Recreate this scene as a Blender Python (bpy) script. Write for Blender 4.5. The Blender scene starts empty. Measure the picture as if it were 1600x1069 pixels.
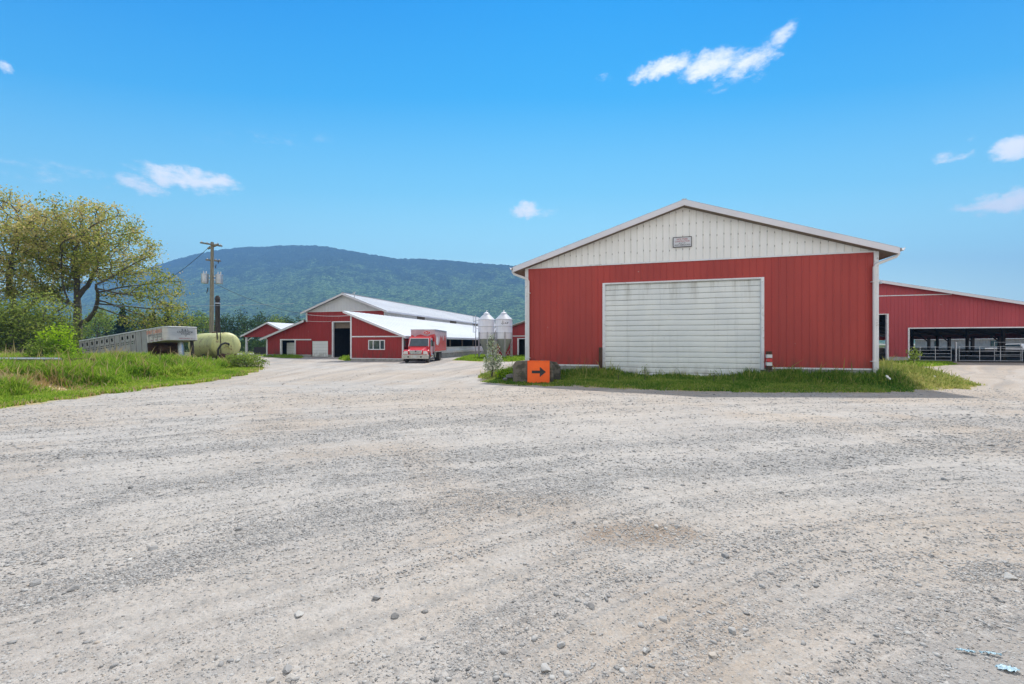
import bpy, math, random
import numpy as np
from mathutils import Vector, Matrix

random.seed(7)
RNG = np.random.default_rng(7)
S = bpy.context.scene
COL = S.collection
R = math.radians

# ------------------------------------------------------------------ camera
H, F = 1.8, 667.0
cam_d = bpy.data.cameras.new('camera')
cam_d.sensor_width = 36.0
cam_d.lens = 36.0 * F / 1600.0
cam_d.shift_y = 1.5 / 1600.0
cam_d.clip_start = 0.05
cam_d.clip_end = 20000
cam = bpy.data.objects.new('camera', cam_d)
cam.location = (0, 0, H)
cam.rotation_euler = (R(90), 0, 0)
COL.objects.link(cam)
S.camera = cam

# ------------------------------------------------------------------ light
SUN_AZ = R(17.0)       # from +Y (north) towards +X
SUN_EL = R(53.0)
sun_dir = Vector((math.sin(SUN_AZ) * math.cos(SUN_EL), math.cos(SUN_AZ) * math.cos(SUN_EL), math.sin(SUN_EL)))
sd = bpy.data.lights.new('sun', 'SUN')
sd.energy = 4.0
sd.angle = R(0.53)
sd.color = (1.0, 0.965, 0.91)
sun = bpy.data.objects.new('sun', sd)
sun.rotation_euler = sun_dir.to_track_quat('Z', 'Y').to_euler()
sun.location = (0, 0, 60)
COL.objects.link(sun)

S.view_settings.view_transform = 'Standard'
S.view_settings.look = 'None'
S.view_settings.exposure = 0.47
S.view_settings.gamma = 1.0
S.cycles.volume_bounces = 0
S.cycles.max_bounces = 6
S.cycles.transparent_max_bounces = 8
S.cycles.sample_clamp_indirect = 4.0

# ------------------------------------------------------------------ node helpers
class NT:
    def __init__(s, tree):
        s.t = tree
    def n(s, kind, **kw):
        nd = s.t.nodes.new(kind)
        for k, v in kw.items():
            setattr(nd, k, v)
        return nd
    def l(s, a, b):
        s.t.links.new(a, b)
    def put(s, sock, v):
        if isinstance(v, bpy.types.NodeSocket):
            s.l(v, sock)
        elif v is not None:
            sock.default_value = v
    def m(s, op, a, b=None, c=None, clamp=False):
        nd = s.n('ShaderNodeMath', operation=op, use_clamp=clamp)
        s.put(nd.inputs[0], a)
        if b is not None: s.put(nd.inputs[1], b)
        if c is not None: s.put(nd.inputs[2], c)
        return nd.outputs[0]
    def mix(s, f, a, b, blend='MIX'):
        nd = s.n('ShaderNodeMix', data_type='RGBA', blend_type=blend)
        s.put(nd.inputs[0], f)
        s.put(nd.inputs[6], a if isinstance(a, bpy.types.NodeSocket) else (*a, 1) if len(a) == 3 else a)
        s.put(nd.inputs[7], b if isinstance(b, bpy.types.NodeSocket) else (*b, 1) if len(b) == 3 else b)
        return nd.outputs[2]
    def ss(s, v, lo, hi):          # smoothstep remap
        nd = s.n('ShaderNodeMapRange', interpolation_type='SMOOTHSTEP')
        s.put(nd.inputs[0], v); nd.inputs[1].default_value = lo; nd.inputs[2].default_value = hi
        return nd.outputs[0]
    def noise(s, vec, scale, detail=4, rough=0.55, dist=0.0):
        nd = s.n('ShaderNodeTexNoise')
        if vec is not None: s.l(vec, nd.inputs['Vector'])
        nd.inputs['Scale'].default_value = scale
        nd.inputs['Detail'].default_value = detail
        nd.inputs['Roughness'].default_value = rough
        nd.inputs['Distortion'].default_value = dist
        return nd.outputs[0]
    def voro(s, vec, scale, feature='F1', out='Distance'):
        nd = s.n('ShaderNodeTexVoronoi', feature=feature)
        if vec is not None: s.l(vec, nd.inputs['Vector'])
        nd.inputs['Scale'].default_value = scale
        return nd.outputs[out]
    def map(s, vec, scale=(1, 1, 1), loc=(0, 0, 0)):
        nd = s.n('ShaderNodeMapping')
        s.l(vec, nd.inputs[0])
        nd.inputs['Scale'].default_value = scale
        nd.inputs['Location'].default_value = loc
        return nd.outputs[0]

# ------------------------------------------------------------------ world
W = bpy.data.worlds.new('World')
S.world = W
W.use_nodes = True
W.node_tree.nodes.clear()
w = NT(W.node_tree)
sky = w.n('ShaderNodeTexSky', sky_type='NISHITA')
sky.sun_disc = False
sky.sun_elevation = SUN_EL
sky.sun_rotation = SUN_AZ
sky.altitude = 100
sky.air_density = 1.0
sky.dust_density = 0.6
sky.ozone_density = 3.0
tc = w.n('ShaderNodeTexCoord')
dirv = tc.outputs['Generated']
sep = w.n('ShaderNodeSeparateXYZ'); w.l(dirv, sep.inputs[0])
dx, dy, dz = sep.outputs
# the deep, saturated blue of this sky, a ramp over elevation; natural colour again near the zenith
ramp = w.n('ShaderNodeValToRGB')
w.l(dz, ramp.inputs[0])
SKY_RAMP = [(0.0, (1.1, 1.6, 1.35)), (0.10, (1.0, 1.62, 1.42)), (0.25, (0.62, 1.42, 1.38)), (0.40, (0.26, 1.15, 1.38)),
            (0.52, (0.03, 0.92, 1.40)), (0.66, (0.0, 0.72, 1.35)), (0.9, (0.7, 0.9, 1.1))]
els = ramp.color_ramp.elements
while len(els) < len(SKY_RAMP): els.new(0.5)
for e, (p, c) in zip(els, SKY_RAMP):
    e.position = p; e.color = (*c, 1)
skyc = w.mix(1.0, sky.outputs[0], ramp.outputs[0], 'MULTIPLY')
az0 = w.m('ARCTAN2', dx, dy)
dzp = w.m('MULTIPLY', dz, w.m('ADD', 1.0, w.m('MULTIPLY', w.m('MINIMUM', w.m('MULTIPLY', az0, az0), 1.0), 0.38)))
grad = w.n('ShaderNodeValToRGB'); w.l(dzp, grad.inputs[0])
GR = [(0.0, (11.0, 13.2, 10.8)), (0.10, (9.0, 12.2, 10.8)), (0.20, (4.8, 9.0, 9.7)), (0.33, (2.1, 6.2, 8.6)), (0.50, (0.25, 3.7, 7.8)), (0.63, (0.0, 2.7, 7.1)), (0.9, (2.2, 4.0, 6.4))]
els = grad.color_ramp.elements
while len(els) < len(GR): els.new(0.5)
for e, (p_, c_) in zip(els, GR):
    e.position = p_; e.color = (*c_, 1)
skyc = w.mix(0.85, skyc, grad.outputs[0])
# small fair-weather clouds, each at its own bearing in the sky
nw = w.noise(dirv, 9.0, 5, 0.6)
nv = w.n('ShaderNodeTexNoise'); w.l(dirv, nv.inputs['Vector']); nv.inputs['Scale'].default_value = 22; nv.inputs['Detail'].default_value = 6
nv.inputs['Roughness'].default_value = 0.62
sepn = w.n('ShaderNodeSeparateColor'); w.l(nv.outputs['Color'], sepn.inputs[0])
az = w.m('ARCTAN2', dx, dy)
elv = w.m('ARCTAN2', dz, w.m('SQRT', w.m('ADD', w.m('MULTIPLY', dx, dx), w.m('MULTIPLY', dy, dy))))
azw = w.m('ADD', az, w.m('MULTIPLY', w.m('SUBTRACT', sepn.outputs[0], 0.5), 0.055))
elw = w.m('ADD', elv, w.m('MULTIPLY', w.m('SUBTRACT', sepn.outputs[1], 0.5), 0.040))
def azel(x, y):
    vx, vz = (x - 800) / F, (536 - y) / F
    return math.atan(vx), math.atan(vz / math.hypot(1, vx))
# (x, y, half width, half height, tilt, strength) measured in the photograph, turned into bearings
CL = [(1035, 108, 62, 20, 0.06, .95), (1110, 100, 66, 28, 0.10, .85), (1175, 94, 64, 28, 0.12, .8), (1226, 58, 34, 20, 0.5, .62), (1150, 128, 60, 16, 0, .3), (940, 125, 20, 10, 0, .35),
      (213, 288, 52, 16, 0.05, .75), (285, 279, 92, 19, -0.02, .85), (335, 282, 60, 15, 0, .75), (822, 330, 30, 15, 0, .9), (850, 335, 22, 9, 0, .4),
      (1470, 240, 36, 13, -0.2, .55), (1500, 244, 26, 8, 0, .45), (1590, 233, 55, 21, 0, 1.0), (1575, 312, 75, 22, 0.05, 1.0), (1530, 320, 55, 9, 0.0, .7), (1520, 213, 12, 8, .4, .4), (2, 106, 20, 11, 0, .8),
      (70, 268, 170, 20, 0.05, .16), (430, 220, 120, 20, .15, .10)]
dens = None
for (cx, cy, hw, hh, tilt, st) in CL:
    a0, e0 = azel(cx, cy)
    a1, _ = azel(cx + hw, cy); _, e1 = azel(cx, cy - hh)
    ra, re = abs(a1 - a0), abs(e1 - e0)
    u = w.m('SUBTRACT', azw, a0); v = w.m('SUBTRACT', elw, e0)
    ct, sn = math.cos(tilt), math.sin(tilt)
    uu = w.m('ADD', w.m('MULTIPLY', u, ct / ra), w.m('MULTIPLY', v, sn / ra))
    vv = w.m('SUBTRACT', w.m('MULTIPLY', v, ct / re), w.m('MULTIPLY', u, sn / re))
    d2 = w.m('ADD', w.m('MULTIPLY', uu, uu), w.m('MULTIPLY', vv, vv))
    g = w.m('MULTIPLY', w.m('SUBTRACT', 1.0, d2, clamp=True), st)
    dens = g if dens is None else w.m('MAXIMUM', dens, g)
fine = w.noise(w.map(dirv, (1, 1, 2.2)), 34.0, 8, 0.66)
edge = w.m('MULTIPLY', w.m('SUBTRACT', fine, 0.52), w.m('MULTIPLY', w.ss(dens, 0.0, 0.12), 2.1))
cov = w.ss(w.m('ADD', w.m('MULTIPLY', dens, 1.2), edge), -0.02, 1.2)
# unseen fill light, added as a white cloud sheet overhead and over the southern half of the sky (behind the camera)
fill_veil = w.m('MAXIMUM', w.ss(dz, 0.66, 0.88), w.ss(w.m('MULTIPLY', dy, -1.0), 0.0, 0.45))
fill_veil = w.m('MULTIPLY', fill_veil, w.m('ADD', 0.55, w.m('MULTIPLY', w.ss(w.noise(dirv, 3.0, 5, .6), .35, .65), .45)))
skyc = w.mix(fill_veil, skyc, (8.6, 8.0, 7.4))
cloudc = w.mix(w.ss(nw, 0.35, 0.65), (8.2, 8.6, 9.4), (9.4, 9.5, 9.8))
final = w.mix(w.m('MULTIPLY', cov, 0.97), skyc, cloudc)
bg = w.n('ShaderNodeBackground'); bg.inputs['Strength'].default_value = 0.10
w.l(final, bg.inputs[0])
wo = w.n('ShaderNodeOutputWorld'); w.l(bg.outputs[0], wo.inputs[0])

# ------------------------------------------------------------------ materials
def newmat(name):
    m = bpy.data.materials.new(name); m.use_nodes = True
    m.node_tree.nodes.clear()
    t = NT(m.node_tree)
    o = t.n('ShaderNodeOutputMaterial')
    p = t.n('ShaderNodeBsdfPrincipled')
    t.l(p.outputs[0], o.inputs[0])
    return m, t, p, o

def mk(name, c1, c2=None, scale=4.0, rough=0.6, metal=0.0, bump=0.0, bscale=60.0, stretch=(1, 1, 1), lo=0.35, hi=0.65, spec=0.4, c3=None, detail=5):
    m, t, p, o = newmat(name)
    co = t.n('ShaderNodeTexCoord').outputs['Object']
    vec = t.map(co, stretch)
    if c2 is None: c2 = tuple(x * 0.8 for x in c1)
    f = t.ss(t.noise(vec, scale, detail), lo, hi)
    c = t.mix(f, c1, c2)
    if c3 is not None:
        c = t.mix(t.ss(t.noise(vec, scale * 3.7, 5, .65), .56, .7), c, c3)
    t.l(c, p.inputs['Base Color'])
    p.inputs['Roughness'].default_value = rough
    p.inputs['Metallic'].default_value = metal
    p.inputs['Specular IOR Level'].default_value = spec
    if bump > 0:
        b = t.n('ShaderNodeBump'); b.inputs['Strength'].default_value = bump; b.inputs['Distance'].default_value = 0.02
        t.l(t.noise(vec, bscale, 4), b.inputs['Height']); t.l(b.outputs[0], p.inputs['Normal'])
    return m

def leafmat(name, ca, cb, cc, trans=0.45):
    m, t, p, o = newmat(name)
    at = t.n('ShaderNodeAttribute', attribute_name='rnd')
    rp = t.n('ShaderNodeValToRGB'); t.l(at.outputs['Fac'], rp.inputs[0])
    rp.color_ramp.elements[0].color = (*ca, 1); rp.color_ramp.elements[1].color = (*cc, 1)
    e = rp.color_ramp.elements.new(0.5); e.color = (*cb, 1)
    d = t.n('ShaderNodeBsdfDiffuse'); t.l(rp.outputs[0], d.inputs[0])
    tr = t.n('ShaderNodeBsdfTranslucent'); t.l(rp.outputs[0], tr.inputs[0])
    mx = t.n('ShaderNodeMixShader'); mx.inputs[0].default_value = trans
    t.l(d.outputs[0], mx.inputs[1]); t.l(tr.outputs[0], mx.inputs[2])
    t.t.nodes.remove(p); t.l(mx.outputs[0], o.inputs[0])
    return m

def red_siding(name, ca, cb, cs):
    m, t, p, o = newmat(name)
    co = t.n('ShaderNodeTexCoord').outputs['Object']
    f = t.ss(t.noise(t.map(co, (1, 1, .35)), 0.7, 4), .35, .65)
    c = t.mix(f, ca, cb)
    sq = t.n('ShaderNodeSeparateXYZ'); t.l(co, sq.inputs[0])
    wn = t.n('ShaderNodeTexWhiteNoise', noise_dimensions='1D'); t.l(t.m('FLOOR', t.m('DIVIDE', t.m('ADD', sq.outputs[0], sq.outputs[1]), .915)), wn.inputs['W'])
    c = t.mix(t.m('MULTIPLY', wn.outputs['Value'], .22), c, cs)                # each sheet has faded differently
    rf = t.m('FRACT', t.m('ADD', t.m('DIVIDE', t.m('SUBTRACT', sq.outputs[0], .1525), .305), 100.5))
    dt = t.m('MULTIPLY', t.ss(t.m('ABSOLUTE', t.m('SUBTRACT', rf, .5)), .075, .03), t.ss(t.m('ABSOLUTE', t.m('SUBTRACT', t.m('FRACT', t.m('DIVIDE', sq.outputs[2], 1.12)), .5)), .030, .014))
    c = t.mix(t.m('MULTIPLY', dt, .45), c, (.16, .06, .05))                      # screw heads
    st = t.ss(t.noise(t.map(co, (9, 9, .5)), 1.0, 5, .65), .58, .78)          # run-off streaks
    c = t.mix(t.m('MULTIPLY', st, .45), c, cs)
    sc = t.ss(t.noise(co, 7.0, 3, .5), .70, .74)                               # chips of bare paint
    c = t.mix(t.m('MULTIPLY', sc, t.ss(t.noise(co, .5, 2), .52, .62)), c, (.5, .42, .38))
    sp = t.n('ShaderNodeSeparateXYZ'); t.l(co, sp.inputs[0])
    low = t.m('MULTIPLY', t.ss(sp.outputs[2], 1.5, .5), t.ss(t.noise(t.map(co, (3, 3, .8)), 1.2, 5), .4, .65))
    c = t.mix(t.m('MULTIPLY', low, .55), c, (.15, .06, .045))                   # mud splash at the foot
    t.l(c, p.inputs['Base Color'])
    p.inputs['Roughness'].default_value = .48
    p.inputs['Specular IOR Level'].default_value = .35
    b = t.n('ShaderNodeBump'); b.inputs['Strength'].default_value = .25; b.inputs['Distance'].default_value = .02
    t.l(t.noise(t.map(co, (1.2, 1.2, .5)), 1.6, 3), b.inputs['Height']); t.l(b.outputs[0], p.inputs['Normal'])
    return m

def stained_white(name, c1, c2, stain, sstretch, vert=True, rib=None, ends=False):
    m, t, p, o = newmat(name)
    co = t.n('ShaderNodeTexCoord').outputs['Object']
    c = t.mix(t.ss(t.noise(co, .6, 4), .35, .65), c1, c2)
    s1 = t.ss(t.noise(t.map(co, sstretch), 1.0, 6, .7), .53, .80)
    c = t.mix(t.m('MULTIPLY', s1, .6), c, stain)
    s2 = t.ss(t.noise(co, 5.0, 6, .7), .62, .74)
    c = t.mix(t.m('MULTIPLY', s2, .35), c, (.33, .30, .25))
    if ends:                                              # mud along the foot, rust run-off under the head
        sp = t.n('ShaderNodeSeparateXYZ'); t.l(co, sp.inputs[0])
        lo_ = t.m('MULTIPLY', t.ss(sp.outputs[2], .9, .15), t.ss(t.noise(t.map(co, (2, 2, 1)), 1.5, 5, .65), .35, .65))
        c = t.mix(t.m('MULTIPLY', lo_, .65), c, (.30, .27, .22))
        hi_ = t.m('MULTIPLY', t.ss(sp.outputs[2], 3.3, 4.9), t.ss(t.noise(t.map(co, (1.3, 1.3, .12)), 1.7, 5, .7), .45, .7))
        c = t.mix(t.m('MULTIPLY', hi_, .6), c, (.36, .34, .28))
    if rib:                                               # darker broken line along every rib of the sheet
        sp = t.n('ShaderNodeSeparateXYZ'); t.l(co, sp.inputs[0])
        fr = t.m('FRACT', t.m('ADD', t.m('DIVIDE', t.m('SUBTRACT', sp.outputs[0], rib[1]), rib[0]), 100.5))
        ln = t.ss(t.m('ABSOLUTE', t.m('SUBTRACT', fr, .5)), .085, .03)
        c = t.mix(t.m('MULTIPLY', ln, t.m('ADD', .12, t.m('MULTIPLY', t.ss(t.noise(t.map(co, (3, 3, .8)), 1.0, 5, .7), .38, .65), .42))), c, (.36, .33, .28))
        zf = t.m('FRACT', t.m('ADD', t.m('DIVIDE', sp.outputs[2], .62), t.m('MULTIPLY', t.noise(t.map(co, (3.3, 3.3, .1)), 1.0, 0), .5)))
        c = t.mix(t.m('MULTIPLY', ln, t.m('MULTIPLY', t.ss(t.m('ABSOLUTE', t.m('SUBTRACT', zf, .5)), .09, .04), .75)), c, (.17, .14, .12))
    t.l(c, p.inputs['Base Color'])
    p.inputs['Roughness'].default_value = .5
    b = t.n('ShaderNodeBump'); b.inputs['Strength'].default_value = .2; b.inputs['Distance'].default_value = .02
    t.l(t.noise(co, 1.8, 3), b.inputs['Height']); t.l(b.outputs[0], p.inputs['Normal'])
    return m

M = {}
M['red'] = red_siding('red_siding', (.45, .058, .045), (.385, .048, .040), (.30, .058, .047))
M['redp'] = red_siding('rosy_red_siding', (.46, .062, .072), (.40, .052, .06), (.34, .06, .065))
M['redd'] = red_siding('dark_red_siding', (.36, .030, .030), (.32, .028, .028), (.26, .035, .033))
M['gable'] = stained_white('gable_white', (.88, .865, .83), (.82, .80, .765), (.56, .54, .49), (5, 5, .35), rib=(.305, .2525))
M['gable2'] = stained_white('gable_grey', (.66, .66, .68), (.60, .60, .63), (.45, .45, .46), (4, 4, .3))
M['door'] = stained_white('roller_door_white', (.84, .85, .82), (.76, .78, .77), (.54, .55, .52), (3.5, 3.5, .22), ends=True)
M['trim'] = mk('white_trim', (.80, .80, .82), (.72, .72, .73), 1.5, .45, c3=(.5, .48, .45))
M['fascia'] = stained_white('fascia_paint', (.74, .71, .74), (.68, .66, .69), (.5, .45, .42), (1.5, 1.5, 3))
M['pipe'] = stained_white('downspout_white', (.76, .74, .73), (.70, .68, .66), (.45, .38, .30), (12, 12, .8))
M['roofm'] = mk('roof_metal_light', (.64, .65, .68), (.58, .59, .63), .5, .42, .0, .1, 8, (1, .2, 1), c3=(.62, .63, .65))
M['roofg'] = mk('roof_metal_weathered', (.50, .51, .54), (.43, .44, .47), .5, .45, .0, .1, 8, (1, .2, 1), c3=(.40, .41, .43))
M['roofd'] = mk('roof_metal_grey', (.52, .53, .55), (.45, .46, .49), .6, .4, .0, .1, 8, (1, .3, 1))
M['conc'] = mk('concrete', (.42, .41, .38), (.30, .29, .26), 2.2, .9, 0, .6, 30, c3=(.16, .16, .12))
M['concd'] = mk('mossy_concrete', (.17, .15, .12), (.075, .07, .055), 3.4, .95, 0, 1.0, 22, c3=(.08, .10, .035), lo=.42, hi=.58)
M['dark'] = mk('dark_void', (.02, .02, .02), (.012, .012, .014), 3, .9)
M['wood'] = mk('weathered_wood', (.26, .21, .16), (.17, .13, .10), 6, .85, 0, .5, 60, (6, 6, .6))
M['polewood'] = mk('pole_wood', (.30, .27, .20), (.20, .18, .13), 5, .9, 0, .5, 60, (6, 6, .5), c3=(.13, .14, .08))
M['tar'] = mk('tarred_wood', (.035, .03, .03), (.06, .05, .045), 5, .8, 0, .5, 50, (5, 5, .6))
M['rust'] = mk('rusty_steel', (.11, .055, .035), (.07, .04, .03), 8, .85, .1, .6, 60, c3=(.16, .08, .04))
M['galv'] = mk('galvanised_steel', (.55, .57, .60), (.45, .47, .50), 5, .38, .75, .1, 40)
M['silo'] = mk('silo_steel', (.86, .86, .90), (.78, .78, .83), 1.2, .5, .0, .05, 20, (3, 3, .4), c3=(.62, .64, .68))
M['silod'] = mk('hopper_steel', (.44, .46, .44), (.36, .38, .37), 1.4, .5, .35, .1, 20)
M['alu'] = stained_white('trailer_aluminium', (.36, .35, .34), (.29, .285, .28), (.19, .175, .16), (3, 3, .5))
M['aluf'] = mk('trailer_nose_aluminium', (.62, .575, .54), (.52, .485, .46), 1.2, .55, .2, .1, 20, (1, 1, 3))
M['tank'] = None
M['orange'] = mk('orange_sign_face', (1.0, .14, .008), (.92, .12, .01), 2.0, .45)
M['black'] = mk('black_paint', (.018, .018, .02), (.03, .03, .03), 6, .5)
M['rubber'] = mk('rubber', (.03, .03, .032), (.05, .048, .045), 4, .85, c3=(.09, .08, .07))
M['tred'] = mk('truck_red', (.62, .022, .03), (.55, .02, .028), 1.5, .25, spec=.6)
M['tgrey'] = mk('truck_box_grey', (.56, .42, .46), (.48, .36, .40), 2.0, .45, c3=(.60, .25, .28))
M['twhite'] = mk('white_letter_paint', (.8, .78, .78), (.72, .7, .7), 4, .5)
M['chrome'] = mk('chrome', (.75, .75, .76), (.6, .6, .62), 5, .25, .85)
M['bumper'] = mk('dull_bumper_steel', (.55, .53, .48), (.45, .43, .39), 4, .45, .3, c3=(.3, .27, .22))
M['glass'] = mk('dark_glass', (.05, .075, .09), (.03, .05, .06), 2.5, .08, 0, spec=.9)
M['lamp'] = mk('headlight_glass', (.75, .72, .70), (.6, .58, .56), 8, .15, .2, spec=.8)
M['bark'] = mk('maple_bark', (.13, .11, .09), (.075, .065, .055), 2.5, .95, 0, 1.0, 14, (2, 2, .5), c3=(.11, .12, .05))
M['leafy'] = leafmat('leaves_yellow_green', (.16, .22, .04), (.42, .44, .09), (.68, .54, .26), .5)
M['leafg'] = leafmat('leaves_mid_green', (.10, .18, .035), (.24, .33, .06), (.44, .50, .12), .55)
M['leafo'] = leafmat('leaves_olive', (.10, .15, .03), (.24, .31, .06), (.52, .55, .15), .5)
M['leafb'] = leafmat('leaves_bright_green', (.12, .24, .02), (.28, .46, .025), (.56, .70, .05), .55)
M['leafd'] = leafmat('leaves_distant', (.035, .07, .03), (.055, .10, .035), (.10, .15, .04), .25)
M['conif'] = leafmat('conifer_needles', (.02, .04, .022), (.03, .06, .03), (.05, .085, .035), .15)
M['leafs'] = leafmat('leaves_silver', (.16, .24, .08), (.42, .46, .32), (.66, .66, .56), .35)
M['grass'] = leafmat('grass_blades', (.11, .22, .025), (.26, .42, .035), (.50, .56, .10), .55)
M['grassd'] = leafmat('grass_lush', (.05, .13, .02), (.13, .27, .035), (.34, .42, .08), .5)
M['grassl'] = leafmat('grass_pale', (.16, .24, .04), (.34, .38, .09), (.55, .50, .18), .45)
M['straw'] = leafmat('dry_grass', (.36, .27, .10), (.52, .38, .18), (.62, .50, .28), .3)
M['flower'] = mk('white_petals', (.82, .82, .76), (.75, .75, .7), 8, .6)
M['shedgrey'] = mk('shed_grey_cladding', (.30, .31, .31), (.24, .25, .25), 1.5, .6)
M['blue'] = mk('blue_plastic', (.42, .58, .66), (.30, .48, .58), 20, .4, 0, .6, 60)
M['tan'] = mk('barn_floor_dirt', (.14, .11, .09), (.10, .08, .065), 3, .9)
M['ceil'] = mk('barn_ceiling_shade', (.035, .03, .028), (.025, .022, .02), 3, .9)  # near-black: the shade of the interior is put into the ceiling colour
M['pale'] = mk('curtain_white', (.72, .72, .74), (.60, .61, .64), .8, .6, 0, .3, 6, (1, .3, 4))
M['orangetext'] = mk('orange_letter_paint', (.75, .18, .05), (.6, .13, .04), 5, .5)
M['redtext'] = mk('dull_red_letters', (.40, .05, .06), (.33, .04, .05), 5, .5)

# tank: yellow-green paint, rust and grime
def tankmat():
    m, t, p, o = newmat('tank_paint')
    co = t.n('ShaderNodeTexCoord').outputs['Object']
    c = t.mix(t.ss(t.noise(co, .8, 4), .35, .65), (.64, .64, .27), (.52, .52, .22))
    c = t.mix(t.m('MULTIPLY', t.ss(t.noise(t.map(co, (5, 5, .8)), 1, 6, .7), .48, .72), .7), c, (.24, .24, .11))
    c = t.mix(t.ss(t.noise(co, 2.2, 6, .7), .56, .66), c, (.27, .16, .09))
    t.l(c, p.inputs['Base Color']); p.inputs['Roughness'].default_value = .5
    return m
M['tank'] = tankmat()

def stonemat():
    m, t, p, o = newmat('gravel_stone')
    at = t.n('ShaderNodeAttribute', attribute_name='rnd')
    rp = t.n('ShaderNodeValToRGB'); t.l(at.outputs['Fac'], rp.inputs[0])
    cs = [(0, (.12, .115, .11)), (.2, (.24, .23, .22)), (.5, (.38, .365, .345)), (.75, (.50, .475, .44)), (.9, (.44, .36, .28)), (1, (.66, .63, .58))]
    e = rp.color_ramp.elements
    while len(e) < len(cs): e.new(.5)
    for a, (q, c) in zip(e, cs): a.position = q; a.color = (*c, 1)
    co = t.n('ShaderNodeTexCoord').outputs['Object']
    n = t.noise(co, 90, 4, .6)
    c = t.mix(t.m('MULTIPLY', t.ss(n, .4, .65), .4), rp.outputs[0], (.40, .38, .35))
    t.l(c, p.inputs['Base Color']); p.inputs['Roughness'].default_value = .92
    p.inputs['Specular IOR Level'].default_value = .2
    return m
M['stone'] = stonemat()

# ------------------------------------------------------------------ object helpers
def finish(o, label=None, cat=None, group=None, kind=None):
    if label: o['label'] = label
    if cat: o['category'] = cat
    if group: o['group'] = group
    if kind: o['kind'] = kind
    return o

def thing(name, label, cat, loc=(0, 0, 0), rot=0.0, group=None):
    o = bpy.data.objects.new(name, None)
    o.empty_display_size = .2
    COL.objects.link(o)
    o.location = loc; o.rotation_euler = (0, 0, rot)
    return finish(o, label, cat, group)

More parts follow.
